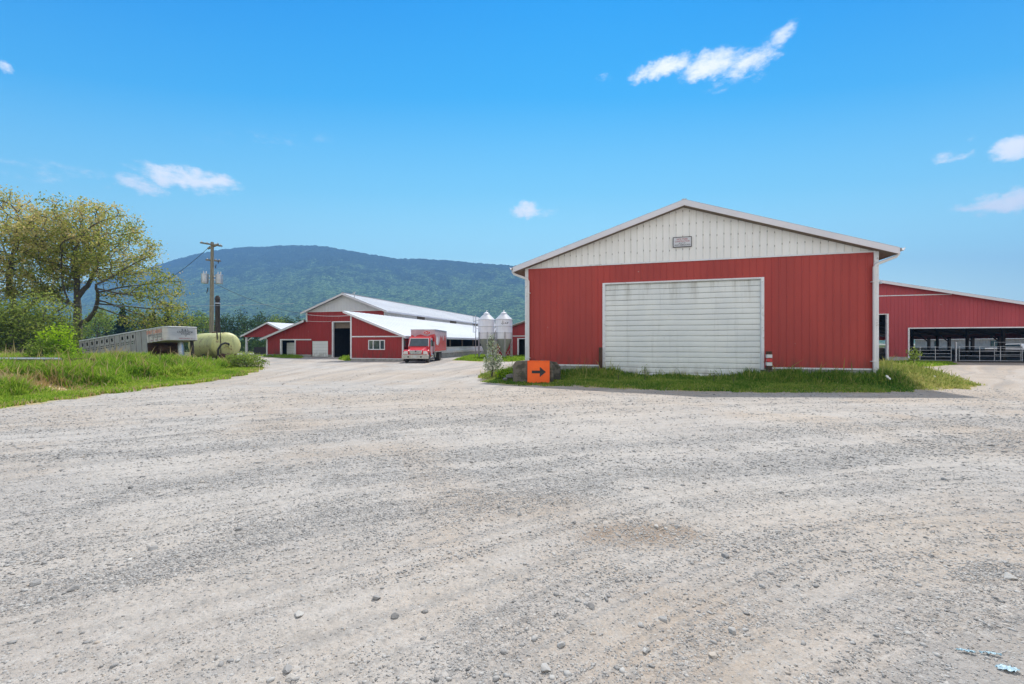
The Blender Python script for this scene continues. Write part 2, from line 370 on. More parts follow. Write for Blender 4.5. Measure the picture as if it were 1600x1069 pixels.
class MB:
    def __init__(s): s.v = []; s.f = []; s.mi = []; s.T = None
    def add(s, vs, fs, mi=0):
        k = len(s.v)
        if s.T is not None: vs = [tuple(s.T @ Vector(p)) for p in vs]
        s.v += [tuple(p) for p in vs]
        s.f += [tuple(k + i for i in f) for f in fs]
        s.mi += [mi] * len(fs)
        return s
    def box(s, x0, x1, y0, y1, z0, z1, mi=0):
        return s.add([(x0, y0, z0), (x1, y0, z0), (x1, y1, z0), (x0, y1, z0), (x0, y0, z1), (x1, y0, z1), (x1, y1, z1), (x0, y1, z1)],
                     [(0, 3, 2, 1), (4, 5, 6, 7), (0, 1, 5, 4), (1, 2, 6, 5), (2, 3, 7, 6), (3, 0, 4, 7)], mi)
    def bar(s, p0, p1, w, h, mi=0, up=(0, 0, 1)):       # rectangular bar between two points
        p0, p1 = Vector(p0), Vector(p1); d = (p1 - p0).normalized(); u = Vector(up)
        if abs(d.dot(u)) > .98: u = Vector((0, 1, 0))
        a = d.cross(u).normalized() * w / 2; b = a.cross(d).normalized() * h / 2
        vs = [p + q for p in (p0, p1) for q in (-a - b, a - b, a + b, -a + b)]
        return s.add(vs, [(0, 1, 2, 3), (7, 6, 5, 4), (0, 4, 5, 1), (1, 5, 6, 2), (2, 6, 7, 3), (3, 7, 4, 0)], mi)
    def tube(s, pts, rad, n=8, mi=0, caps=True):
        pts = [Vector(p) for p in pts]
        if not isinstance(rad, (list, tuple)): rad = [rad] * len(pts)
        vs = []; fs = []; a = None
        for i, p in enumerate(pts):
            d = (pts[min(i + 1, len(pts) - 1)] - pts[max(i - 1, 0)]).normalized()
            if a is None:
                a = d.cross(Vector((0, 0, 1)) if abs(d.z) < .9 else Vector((1, 0, 0))).normalized()
            a = (a - d * a.dot(d)).normalized(); b = d.cross(a)
            for k in range(n):
                t = 2 * math.pi * k / n
                vs.append(p + (a * math.cos(t) + b * math.sin(t)) * rad[i])
        for i in range(len(pts) - 1):
            for k in range(n):
                fs.append((i * n + k, i * n + (k + 1) % n, (i + 1) * n + (k + 1) % n, (i + 1) * n + k))
        if caps:
            fs.append(tuple(range(n - 1, -1, -1))); fs.append(tuple((len(pts) - 1) * n + k for k in range(n)))
        return s.add(vs, fs, mi)
    def lathe(s, prof, n=24, c=(0, 0, 0), axis='z', mi=0):
        vs = []; fs = []
        for (r, h) in prof:
            for k in range(n):
                t = 2 * math.pi * k / n
                x, y = r * math.cos(t), r * math.sin(t)
                q = (x, y, h) if axis == 'z' else (h, x, y) if axis == 'x' else (y, h, x)
                vs.append((c[0] + q[0], c[1] + q[1], c[2] + q[2]))
        for i in range(len(prof) - 1):
            for k in range(n):
                fs.append((i * n + k, i * n + (k + 1) % n, (i + 1) * n + (k + 1) % n, (i + 1) * n + k))
        if prof[0][0] > 1e-4: fs.append(tuple(range(n - 1, -1, -1)))
        if prof[-1][0] > 1e-4: fs.append(tuple((len(prof) - 1) * n + k for k in range(n)))
        return s.add(vs, fs, mi)
    def prism(s, poly, a0, a1, axis='y', mi=0):        # poly in the two other axes, extruded along axis
        n = len(poly); vs = []
        for a in (a0, a1):
            for (p, q) in poly:
                vs.append((p, a, q) if axis == 'y' else (a, p, q) if axis == 'x' else (p, q, a))
        fs = [tuple(range(n)), tuple(range(2 * n - 1, n - 1, -1))]
        for i in range(n):
            j = (i + 1) % n
            fs.append((i, i + n, j + n, j))
        return s.add(vs, fs, mi)
    def split(s, name, mats, parent=None, **kw):          # every loose piece becomes an object of its own
        n = len(s.v); root = list(range(n))
        def find(i):
            while root[i] != i: root[i] = root[root[i]]; i = root[i]
            return i
        for f in s.f:
            r0 = find(f[0])
            for q in f[1:]: root[find(q)] = r0
        groups = {}
        for k, f in enumerate(s.f): groups.setdefault(find(f[0]), []).append(k)
        out = []
        for g in groups.values():
            m = MB(); idx = {}
            for k in g:
                for q in s.f[k]:
                    if q not in idx: idx[q] = len(m.v); m.v.append(s.v[q])
                m.f.append(tuple(idx[q] for q in s.f[k])); m.mi.append(s.mi[k])
            out.append(m.build(name, mats, parent, **kw))
        return out
    def build(s, name, mats, parent=None, loc=None, smooth=False, bevel=0.0, solid=0.0, fixn=True):
        me = bpy.data.meshes.new(name)
        me.from_pydata(s.v, [], s.f)
        if not isinstance(mats, (list, tuple)): mats = [mats]
        for m in mats: me.materials.append(M[m] if isinstance(m, str) else m)
        me.polygons.foreach_set('material_index', s.mi)
        if fixn:
            import bmesh
            bm = bmesh.new(); bm.from_mesh(me); bmesh.ops.recalc_face_normals(bm, faces=bm.faces); bm.to_mesh(me); bm.free()
        if smooth:
            me.polygons.foreach_set('use_smooth', [True] * len(me.polygons))
            try: me.set_sharp_from_angle(angle=R(38))
            except Exception: pass
        o = bpy.data.objects.new(name, me); COL.objects.link(o)
        if parent is not None: o.parent = parent
        if loc is not None: o.location = loc
        if bevel > 0:
            md = o.modifiers.new('bevel', 'BEVEL'); md.width = bevel; md.segments = 2; md.limit_method = 'ANGLE'; md.angle_limit = R(40)
        return o

def npmesh(name, V, Fc, mat, parent=None, rnd=None, attrs=None, smooth=False, mi=None):
    V = np.asarray(V, np.float32); Fc = np.asarray(Fc, np.int32)
    me = bpy.data.meshes.new(name)
    me.vertices.add(len(V)); me.vertices.foreach_set('co', V.ravel())
    k = Fc.shape[1]
    me.loops.add(Fc.size); me.loops.foreach_set('vertex_index', Fc.ravel())
    me.polygons.add(len(Fc)); me.polygons.foreach_set('loop_start', np.arange(0, Fc.size, k, dtype=np.int32))
    try: me.polygons.foreach_set('loop_total', np.full(len(Fc), k, np.int32))
    except Exception: pass
    for q in (mat if isinstance(mat, (list, tuple)) else [mat]):
        me.materials.append(M[q] if isinstance(q, str) else q)
    if mi is not None: me.polygons.foreach_set('material_index', np.asarray(mi, np.int32))
    if smooth: me.polygons.foreach_set('use_smooth', np.ones(len(Fc), bool))
    me.update(calc_edges=True)
    if rnd is not None:
        a = me.attributes.new('rnd', 'FLOAT', 'POINT'); a.data.foreach_set('value', np.asarray(rnd, np.float32))
    for kx, vx in (attrs or {}).items():
        a = me.attributes.new(kx, 'FLOAT', 'POINT'); a.data.foreach_set('value', np.asarray(vx, np.float32))
    o = bpy.data.objects.new(name, me); COL.objects.link(o)
    if parent is not None: o.parent = parent
    return o

def text_geo(s, width=None, height=None):
    cu = bpy.data.curves.new('t', 'FONT'); cu.body = s; cu.size = 1.0; cu.align_x = 'CENTER'; cu.align_y = 'CENTER'
    cu.offset = 0.012
    o = bpy.data.objects.new('t', cu); COL.objects.link(o)
    bpy.context.view_layer.update()
    me = bpy.data.meshes.new_from_object(o.evaluated_get(bpy.context.evaluated_depsgraph_get()))
    vs = [v.co.copy() for v in me.vertices]; fs = [tuple(p.vertices) for p in me.polygons]
    bpy.data.objects.remove(o); bpy.data.meshes.remove(me)
    x0 = min(v.x for v in vs); x1 = max(v.x for v in vs); y0 = min(v.y for v in vs); y1 = max(v.y for v in vs)
    sx = (width / (x1 - x0)) if width else (height / (y1 - y0)); sy = (height / (y1 - y0)) if height else sx
    return [((v.x - (x0 + x1) / 2) * sx, (v.y - (y0 + y1) / 2) * sy) for v in vs], fs

def add_text(mb, s, org, ax, ay, width=None, height=None, mi=0):
    g, fs = text_geo(s, width, height)
    org, ax, ay = Vector(org), Vector(ax), Vector(ay)
    mb.add([org + ax * p + ay * q for p, q in g], fs, mi)

def siding(mb, u0, u1, zlo, zhi, mp, pitch=.30, rib=.022, holes=(), mi=0, off=0.0):
    lo = zlo if callable(zlo) else (lambda u: zlo); hi = zhi if callable(zhi) else (lambda u: zhi)
    bp = [(u0, 0), (u1, 0)]
    k = u0 + off + pitch * .5
    while k < u1 - .05:
        bp += [(k - .045, 0), (k - .02, rib), (k + .02, rib), (k + .045, 0)]
        k += pitch
    bp = sorted(b for b in bp if u0 <= b[0] <= u1)
    us = [b[0] for b in bp]; ds = [b[1] for b in bp]
    cuts = sorted(set([h for q in holes for h in (q[0], q[1]) if u0 < h < u1] + ([callable(zhi) and hasattr(zhi, 'peak') and zhi.peak] if hasattr(zhi, 'peak') else [])))
    for c in cuts:
        if c and c not in us: bp.append((c, float(np.interp(c, us, ds))))
    bp.sort()
    for (a, da), (b, db) in zip(bp, bp[1:]):
        if b - a < 1e-5: continue
        mid = (a + b) / 2; segs = [(lo(a), lo(b), hi(a), hi(b))]
        for (h0, h1, z0, z1) in holes:
            if h0 < mid < h1:
                ns = []
                for (la, lb, ha, hb) in segs:
                    if z0 > la + 1e-3: ns.append((la, lb, min(z0, ha), min(z0, hb)))
                    if z1 < ha - 1e-3: ns.append((z1, z1, ha, hb))
                segs = ns
        for (la, lb, ha, hb) in segs:
            if ha - la < 1e-3 and hb - lb < 1e-3: continue
            mb.add([mp(a, da, la), mp(b, db, lb), mp(b, db, hb), mp(a, da, ha)], [(0, 1, 2, 3)], mi)
    return mb

def frontp(y): return lambda u, d, z: (u, y - d, z)
def rightp(x): return lambda u, d, z: (x + d, u, z)
def leftp(x): return lambda u, d, z: (x - d, u, z)
def backp(y): return lambda u, d, z: (u, y + d, z)

def roof_plane(mb, e0, e1, r0, r1, th=.06, ribp=.3, mi=0):
    """e0,e1 eave corners front/back, r0,r1 ridge corners front/back; standing ribs run from eave to ridge"""
    e0, e1, r0, r1 = map(Vector, (e0, e1, r0, r1))
    nrm = (e1 - e0).cross(r0 - e0).normalized()
    if nrm.z < 0: nrm = -nrm
    mb.add([e0, e1, r1, r0, e0 - nrm * th, e1 - nrm * th, r1 - nrm * th, r0 - nrm * th],
           [(0, 1, 2, 3), (4, 7, 6, 5), (0, 4, 5, 1), (1, 5, 6, 2), (2, 6, 7, 3), (3, 7, 4, 0)], mi)
    L = (e1 - e0).length; n = int(L / ribp)
    d = (e1 - e0) / n; g = d.normalized()
    for k in range(1, n):
        a = e0 + d * k; b = r0 + (r1 - r0) * (k / n)
        mb.add([a - g * .03 + nrm * .002, a + g * .03 + nrm * .002, b + g * .03 + nrm * .002, b - g * .03 + nrm * .002, a + nrm * .03, b + nrm * .03],
               [(0, 4, 5, 3), (1, 2, 5, 4), (0, 1, 4)], mi)

# ------------------------------------------------------------------ noise and ground shape (numpy)
def _h(ix, iy, s):
    n = (ix.astype(np.int64) * 374761393 + iy.astype(np.int64) * 668265263 + s * 2147483647) & 0xffffffff
    n = ((n ^ (n >> 13)) * 1274126177) & 0xffffffff
    n = (n ^ (n >> 16)) & 0xffffff
    return n / float(0xffffff)
def vnoise(x, y, s=0):
    x = np.asarray(x, float); y = np.asarray(y, float)
    xi = np.floor(x); yi = np.floor(y); fx = x - xi; fy = y - yi
    fx = fx * fx * (3 - 2 * fx); fy = fy * fy * (3 - 2 * fy)
    a = _h(xi, yi, s); b = _h(xi + 1, yi, s); c = _h(xi, yi + 1, s); d = _h(xi + 1, yi + 1, s)
    return (a * (1 - fx) + b * fx) * (1 - fy) + (c * (1 - fx) + d * fx) * fy
def fbm(x, y, s=0, o=4, g=.5):
    r = 0; a = 1; t = 0
    for k in range(o):
        r = r + a * vnoise(x * 2 ** k + 17 * k, y * 2 ** k - 31 * k, s + k); t += a; a *= g
    return r / t
def sstep(v, lo, hi):
    t = np.clip((np.asarray(v, float) - lo) / (hi - lo), 0, 1); return t * t * (3 - 2 * t)
def gp(x, y):
    D = H * F / (y - 536.0); return ((x - 800) / F * D, D)
def sdist(P, x, y):                                      # signed distance, positive inside polygon P
    P = np.asarray(P, float); x = np.asarray(x, float); y = np.asarray(y, float)
    best = np.full(x.shape, 1e9); ins = np.zeros(x.shape, bool)
    for i in range(len(P)):
        a = P[i]; b = P[(i + 1) % len(P)]; d = b - a
        t = np.clip(((x - a[0]) * d[0] + (y - a[1]) * d[1]) / (d @ d), 0, 1)
        best = np.minimum(best, np.hypot(x - a[0] - t * d[0], y - a[1] - t * d[1]))
        c = ((a[1] > y) != (b[1] > y)) & (x < (b[0] - a[0]) * (y - a[1]) / (b[1] - a[1] + 1e-12) + a[0])
        ins ^= c
    return np.where(ins, best, -best)

G1 = [(-90, 8.6), (-15.4, 9.2), gp(0, 638), gp(110, 624), gp(200, 611), gp(270, 603), gp(330, 596), gp(380, 586), gp(412, 575), gp(405, 567), gp(392, 560), (-36, 62), (-50, 70), (-90, 75)]
G2 = [gp(748, 589), gp(765, 598), gp(800, 602), gp(860, 603), gp(950, 606), gp(1050, 610), gp(1150, 613), gp(1250, 614), gp(1370, 614), gp(1440, 611),
      gp(1500, 607), gp(1526, 602), gp(1500, 592), gp(1450, 582), gp(1405, 573), (24, 30), (22, 32), (9, 26), (.8, 23.5), gp(800, 585), gp(770, 581)]
G3 = [gp(412, 557.5), gp(440, 559.5), gp(470, 560), gp(478, 557.5), gp(470, 556.5), (-33, 58), (-37, 60)]
G3b = [gp(527, 561.5), gp(540, 564), gp(552, 563.5), gp(552, 560), gp(535, 559.5)]
G4 = [gp(706, 563), gp(745, 565), gp(800, 565.5), gp(835, 562), (6, 56), (1, 56), (-3, 60), (-6, 60)]
G5 = [gp(1376, 576), gp(1430, 575), gp(1475, 571.5), gp(1500, 569.5), gp(1470, 567), gp(1376, 566)]
BEYOND = [(-400, 62), (-50, 66), (-30, 110), (10, 118), (60, 110), (120, 70), (400, 60), (400, 4000), (-400, 4000)]

def gdist(x, y):
    return np.maximum.reduce([sdist(p, x, y) for p in (G1, G2, G3, G3b, G4, G5)])

def streakcoord(x, y):
    s = y.copy() if hasattr(y, 'copy') else np.array(y, float)
    for _ in range(4):
        sc = np.clip(s, 2, 16)
        Lx = 5.5 + (sc - 5) * 1.1; A = 2.7 + (sc - 5) * .18
        s = y - A * (1 - np.exp(-np.clip(x, -14, 40) / Lx))
    return s
BANDS = [([(-60, 965), (0, 950), (150, 915), (300, 870), (400, 838), (500, 815), (640, 797), (800, 783), (930, 762)], 26, .95),
         ([(-60, 838), (135, 797), (205, 766), (380, 746), (500, 728), (700, 712), (800, 706)], 13, .85), ([(520, 752), (700, 742), (800, 735), (900, 722)], 12, .8),
         ([(800, 762), (950, 745), (1080, 737), (1200, 733), (1350, 715), (1600, 690), (1700, 680)], 13, .85),
         ([(-60, 722), (130, 713), (250, 706), (380, 695), (520, 681), (600, 666), (700, 660), (800, 657)], 11, .85),
         ([(900, 702), (1100, 690), (1300, 672), (1600, 655)], 8, .6), ([(0, 800), (200, 762)], 8, .5),
         ([(1080, 790), (1180, 775), (1300, 770), (1400, 765)], 12, .6),
         ([(1400, 1000), (1480, 955), (1560, 930), (1640, 915)], 34, .8), ([(1380, 880), (1450, 872)], 16, .6), ([(1250, 985), (1320, 950), (1420, 925)], 20, .5),
         ([(740, 1010), (820, 965), (880, 940)], 40, .7), ([(1050, 1060), (1120, 1000), (1200, 960)], 34, .65)]
def coarse_band(x, y):
    """0..1: where loose coarse gravel lies, in strips thrown up between wheel tracks"""
    x = np.asarray(x, float); y = np.asarray(y, float)
    s = streakcoord(x, y)
    wrp = (fbm(x * .35, y * .35, 3, 3) - .5) * .9
    q = s + wrp
    sc = np.clip(s, 1, 30)
    k = np.log(np.clip(sc, .8, 60)) * 5.2                     # strips widen with distance from the corner
    k = k + wrp * .6
    a = fbm(k * 1.35, x * .05, 11, 3, .6)
    b = fbm(k * 5.0, x * .10, 23, 3, .6)
    c_ = fbm(k * 22.0, x * .20, 29, 3, .6)
    band1 = sstep(a * .34 + b * .32 + c_ * .34 + (fbm(x * 1.6, y * 1.6, 31, 3) - .5) * .34, .42, .72)
    band1 = band1 * .70
    for pts, hw, st in BANDS:
        w_ = [gp(*q) for q in pts]
        best = np.full(x.shape, 9e9); hww = np.ones(x.shape)
        for (p0, p1) in zip(w_, w_[1:]):
            ax, ay = p1[0] - p0[0], p1[1] - p0[1]
            tt = np.clip(((x - p0[0]) * ax + (y - p0[1]) * ay) / (ax * ax + ay * ay), 0, 1)
            d_ = np.hypot(x - p0[0] - tt * ax, y - p0[1] - tt * ay)
            k_ = d_ < best
            best = np.where(k_, d_, best)
        hww = hw * np.clip(y, 2, 20) ** 2 / 1200.0
        nn = best / hww + (fbm(x * 1.8, y * 2.6, 37, 4, .6) - .5) * 1.7
        band1 = np.maximum(band1, st * (1 - sstep(nn, .35, 1.25)) * (.55 + .75 * fbm(k * 22.0, x * .25, 39, 3)))
    band1 = np.clip(band1, 0, 1)
    # second family: tracks running up the yard towards the truck
    th = np.arctan2(x + 9.0, np.clip(y + 8, 1, None))
    c = fbm(th * 34 + (fbm(x * .2, y * .2, 5, 2) - .5) * 3, y * .04, 41, 4, .62)
    band2 = sstep(c, .42, .68) * .8
    t = sstep(y + x * .1, 13, 22)
    return band1 * (1 - t) + band2 * t
def streak(x, y):
    """fine wheel-drawn lines, -1..1"""
    s = np.clip(streakcoord(x, y) + (fbm(x * .3, y * .3, 3, 2) - .5) * .5, 1, 60)
    k = np.log(s) * 5.2
    v = fbm(k * 9.0, x * .10, 101, 2, .6) * .45 + fbm(k * 34.0, x * .22, 103, 2, .6) * .55
    th = np.arctan2(x + 9.0, np.clip(y + 8, 1, None))
    v2 = fbm(th * 95 + fbm(x * .15, y * .15, 5, 2) * 4, y * .06, 107, 3, .6)
    t = sstep(y + x * .1, 14, 22)
    return np.clip((v * (1 - t) + v2 * t - .5) * 4.2, -1, 1)
def tan_mask(x, y):
    n = fbm(x * .42 + 9, y * .42 + 4, 57, 4, .55)
    n2 = fbm(x * .12 + 3, y * .2 + 8, 63, 3)
    m = sstep(n, .47, .72) * .8
    m = m + .34 * (1 - sstep(y, 3.2, 5.5))
    for (ix, iy, rx, ry, st) in [(1000, 830, 1.0, .45, .9), (1300, 870, 2.0, .6, .7), (950, 1000, 1.2, .4, .8), (1250, 1000, 1.0, .3, .7), (1400, 820, 2.0, .5, .9), (1500, 900, 1.4, .5, .8), (1150, 860, 1.3, .4, .6), (1180, 780, 1.2, .5, .4), (560, 980, 1.3, .5, .35), (700, 655, 4, 1.5, .35), (900, 640, 5, 1.2, .35), (560, 640, 3, 1.6, .3), (1550, 980, 1, .6, .6)]:
        cx, cy = gp(ix, iy)
        m = np.maximum(m, st * np.exp(-(((x - cx) / rx) ** 2 + ((y - cy) / ry) ** 2)) * (.6 + .8 * n))
    far = sstep(y, 24, 31) * sstep(x, 16, 26)
    mid = sstep(y, 8, 14) * (1 - sstep(y, 26, 40)) * sstep(fbm(x * .16 + 2, y * .22, 67, 3), .30, .58) * .75
    return np.clip(np.maximum(m * (.55 + .6 * n2), mid) + far * .95, 0, 1)

def gh(x, y):
    x = np.asarray(x, float); y = np.asarray(y, float)
    d1 = sdist(G1, x, y)
    berm = .48 * sstep(d1, 1.9, 4.4) * (.30 + .70 * sstep(-x, 15, 21)) * (.85 + .3 * fbm(x * .3, y * .3, 71, 2))
    berm = berm + .08 * sstep(d1, 3.5, 6) * sstep(y, 20.5, 23.5) * sstep(-x, 17, 20)
    berm = berm * (1 - .6 * sstep(y, 25.5, 28.5))
    d2 = sdist(G2, x, y)
    lump = .10 * sstep(d2, 0, 1.0)
    road = (fbm(x * .25, y * .25, 81, 3) - .5) * .05 * (1 - sstep(y, 16, 22)) * sstep(-np.maximum(d1, d2), -.2, 1)
    near = 1 - sstep(y, 9, 15)
    cb = coarse_band(x, y)
    micro = near * (cb * .012 + (fbm(x * 7, y * 7, 91, 4, .6) - .5) * .030)
    cx, cy = gp(1000, 838)
    hole = -.045 * np.exp(-(((x - cx) / .75) ** 2 + ((y - cy) / .35) ** 2))
    return berm + lump + road + micro + hole
def gz(x, y): return float(gh(np.array([x]), np.array([y]))[0])
# ================================================================== THE SETTING
def ground():
    ys = np.concatenate([[-3000, -900, -300, -120, -50, -20, -9, -4, -2, -.8, 0, .5, .9], 1.25 * 1.0105 ** np.arange(0, 395), 82 * 1.09 ** np.arange(0, 52)])
    a = np.tan(np.linspace(-1.0, 1.0, 640)) * .93
    a = np.concatenate([[-60, -20, -8, -4, -2.4, -1.8], a, [1.8, 2.4, 4, 8, 20, 60]])
    A, Y = np.meshgrid(a, ys)
    X = A * (np.abs(Y) * .97 + .8)
    x = X.ravel(); y = Y.ravel()
    gd = gdist(x, y); z = gh(x, y) * (np.abs(x) < 300)
    bey = sdist(BEYOND, x, y)
    g = np.maximum(sstep(gd + (fbm(x * 1.5, y * 1.5, 5, 3) - .5) * 1.3, -.25, .35), sstep(bey, -2, 1))
    dry = np.zeros_like(x)
    cx, cy = gp(48, 612)
    dry = np.maximum(dry, np.exp(-(((x - cx) / 1.9) ** 2 + ((y - cy) / 1.0) ** 2)) * 1.3)
    rimm = np.exp(-((gd) / .35) ** 2) * .8
    nr, nc = Y.shape
    idx = np.arange(nr * nc).reshape(nr, nc)
    Fc = np.stack([idx[:-1, :-1], idx[:-1, 1:], idx[1:, 1:], idx[1:, :-1]], -1).reshape(-1, 4)
    m, t, p, o = newmat('yard_ground')
    co = t.n('ShaderNodeTexCoord').outputs['Object']
    at = lambda n: t.n('ShaderNodeAttribute', attribute_name=n).outputs['Fac']
    gr, cb, tn, dr, sk = at('grassy'), at('coarse'), at('tan'), at('dry'), at('streak')
    big = t.ss(t.noise(co, .35, 4), .35, .65)
    dust = t.mix(big, (.49, .447, .398), (.42, .383, .345))
    dust = t.mix(t.m('MULTIPLY', t.ss(t.noise(co, 2.2, 6, .65), .45, .7), .5), dust, (.53, .495, .46))
    gry = t.mix(t.ss(t.noise(co, 1.3, 5, .6), .35, .65), (.37, .355, .34), (.30, .29, .28))
    c = t.mix(t.m('MULTIPLY', cb, .70), dust, gry)
    c = t.mix(t.m('MULTIPLY', tn, .80), c, t.mix(big, (.47, .375, .285), (.41, .315, .23)))
    c = t.mix(t.m('MULTIPLY', t.ss(sk, .05, .8), .42), c, (.27, .26, .25))
    c = t.mix(t.m('MULTIPLY', t.ss(sk, -.05, -.8), .35), c, (.54, .50, .455))
    # pebble cells of several sizes: each cell its own grey
    vor = t.n('ShaderNodeTexVoronoi'); t.l(co, vor.inputs['Vector']); vor.inputs['Scale'].default_value = 52
    hs = t.n('ShaderNodeSeparateColor'); t.l(vor.outputs['Color'], hs.inputs[0])
    v2 = t.n('ShaderNodeTexVoronoi'); t.l(co, v2.inputs['Vector']); v2.inputs['Scale'].default_value = 21
    hs2 = t.n('ShaderNodeSeparateColor'); t.l(v2.outputs['Color'], hs2.inputs[0])
    pk = t.m('MULTIPLY', t.ss(hs.outputs[0], .45, .95), t.m('ADD', .55, t.m('MULTIPLY', cb, .45)))
    c = t.mix(t.m('MULTIPLY', pk, .65), c, t.mix(hs.outputs[1], (.13, .125, .12), (.62, .59, .54)))
    pk2 = t.m('MULTIPLY', t.ss(hs2.outputs[0], .80, .9), t.m('ADD', .4, t.m('MULTIPLY', cb, .6)))
    c = t.mix(t.m('MULTIPLY', pk2, .6), c, t.mix(hs2.outputs[1], (.14, .135, .13), (.52, .49, .45)))
    mot = t.ss(t.noise(co, 5.5, 6, .7), .48, .68)
    c = t.mix(t.m('MULTIPLY', mot, .35), c, (.29, .265, .235))
    px_, py_ = gp(1000, 832)
    spx = t.n('ShaderNodeSeparateXYZ'); t.l(co, spx.inputs[0])
    ex_ = t.m('DIVIDE', t.m('SUBTRACT', spx.outputs[0], px_), .62); ey_ = t.m('DIVIDE', t.m('SUBTRACT', spx.outputs[1], py_), .26)
    pot = t.m('ADD', t.m('ADD', t.m('MULTIPLY', ex_, ex_), t.m('MULTIPLY', ey_, ey_)), t.m('MULTIPLY', t.m('SUBTRACT', t.noise(co, 3.2, 7, .75), .5), 6.0))
    c = t.mix(t.m('MULTIPLY', t.ss(pot, 1.6, -.4), .8), c, (.27, .20, .145))
    fn = t.noise(co, 120, 3, .7)
    c = t.mix(t.m('MULTIPLY', t.ss(fn, .5, .7), .35), c, (.24, .23, .22))
    soil = t.mix(t.ss(t.noise(co, 3.0, 5), .4, .6), (.10, .11, .04), (.17, .15, .07))
    soil = t.mix(t.ss(t.noise(co, .05, 4), .4, .6), soil, (.10, .16, .04))
    soil = t.mix(dr, soil, (.55, .42, .24))
    c = t.mix(gr, c, soil)
    t.l(c, p.inputs['Base Color'])
    p.inputs['Roughness'].default_value = .95
    p.inputs['Specular IOR Level'].default_value = .15
    hgt = t.m('ADD', t.m('MULTIPLY', t.noise(co, 14, 6, .7), 1.1), t.m('MULTIPLY', t.noise(co, 60, 4, .7), .5))
    peb = t.m('MULTIPLY', t.m('SUBTRACT', .5, t.m('MULTIPLY', vor.outputs['Distance'], 1.0)), t.m('ADD', .15, t.m('MULTIPLY', cb, .6)))
    peb2 = t.m('MULTIPLY', t.m('SUBTRACT', .5, v2.outputs['Distance']), t.m('ADD', .2, t.m('MULTIPLY', cb, 1.2)))
    hh = t.m('ADD', hgt, t.m('ADD', peb, peb2))
    b = t.n('ShaderNodeBump'); b.inputs['Strength'].default_value = .9; b.inputs['Distance'].default_value = .018
    t.l(hh, b.inputs['Height']); t.l(b.outputs[0], p.inputs['Normal'])
    ob = npmesh('ground', np.stack([x, y, z], -1), Fc, m, attrs={'grassy': g, 'coarse': coarse_band(x, y), 'tan': tan_mask(x, y), 'streak': streak(x, y), 'dry': np.clip(np.maximum(dry, rimm), 0, 1)}, smooth=True)
    finish(ob, kind='structure')
ground()

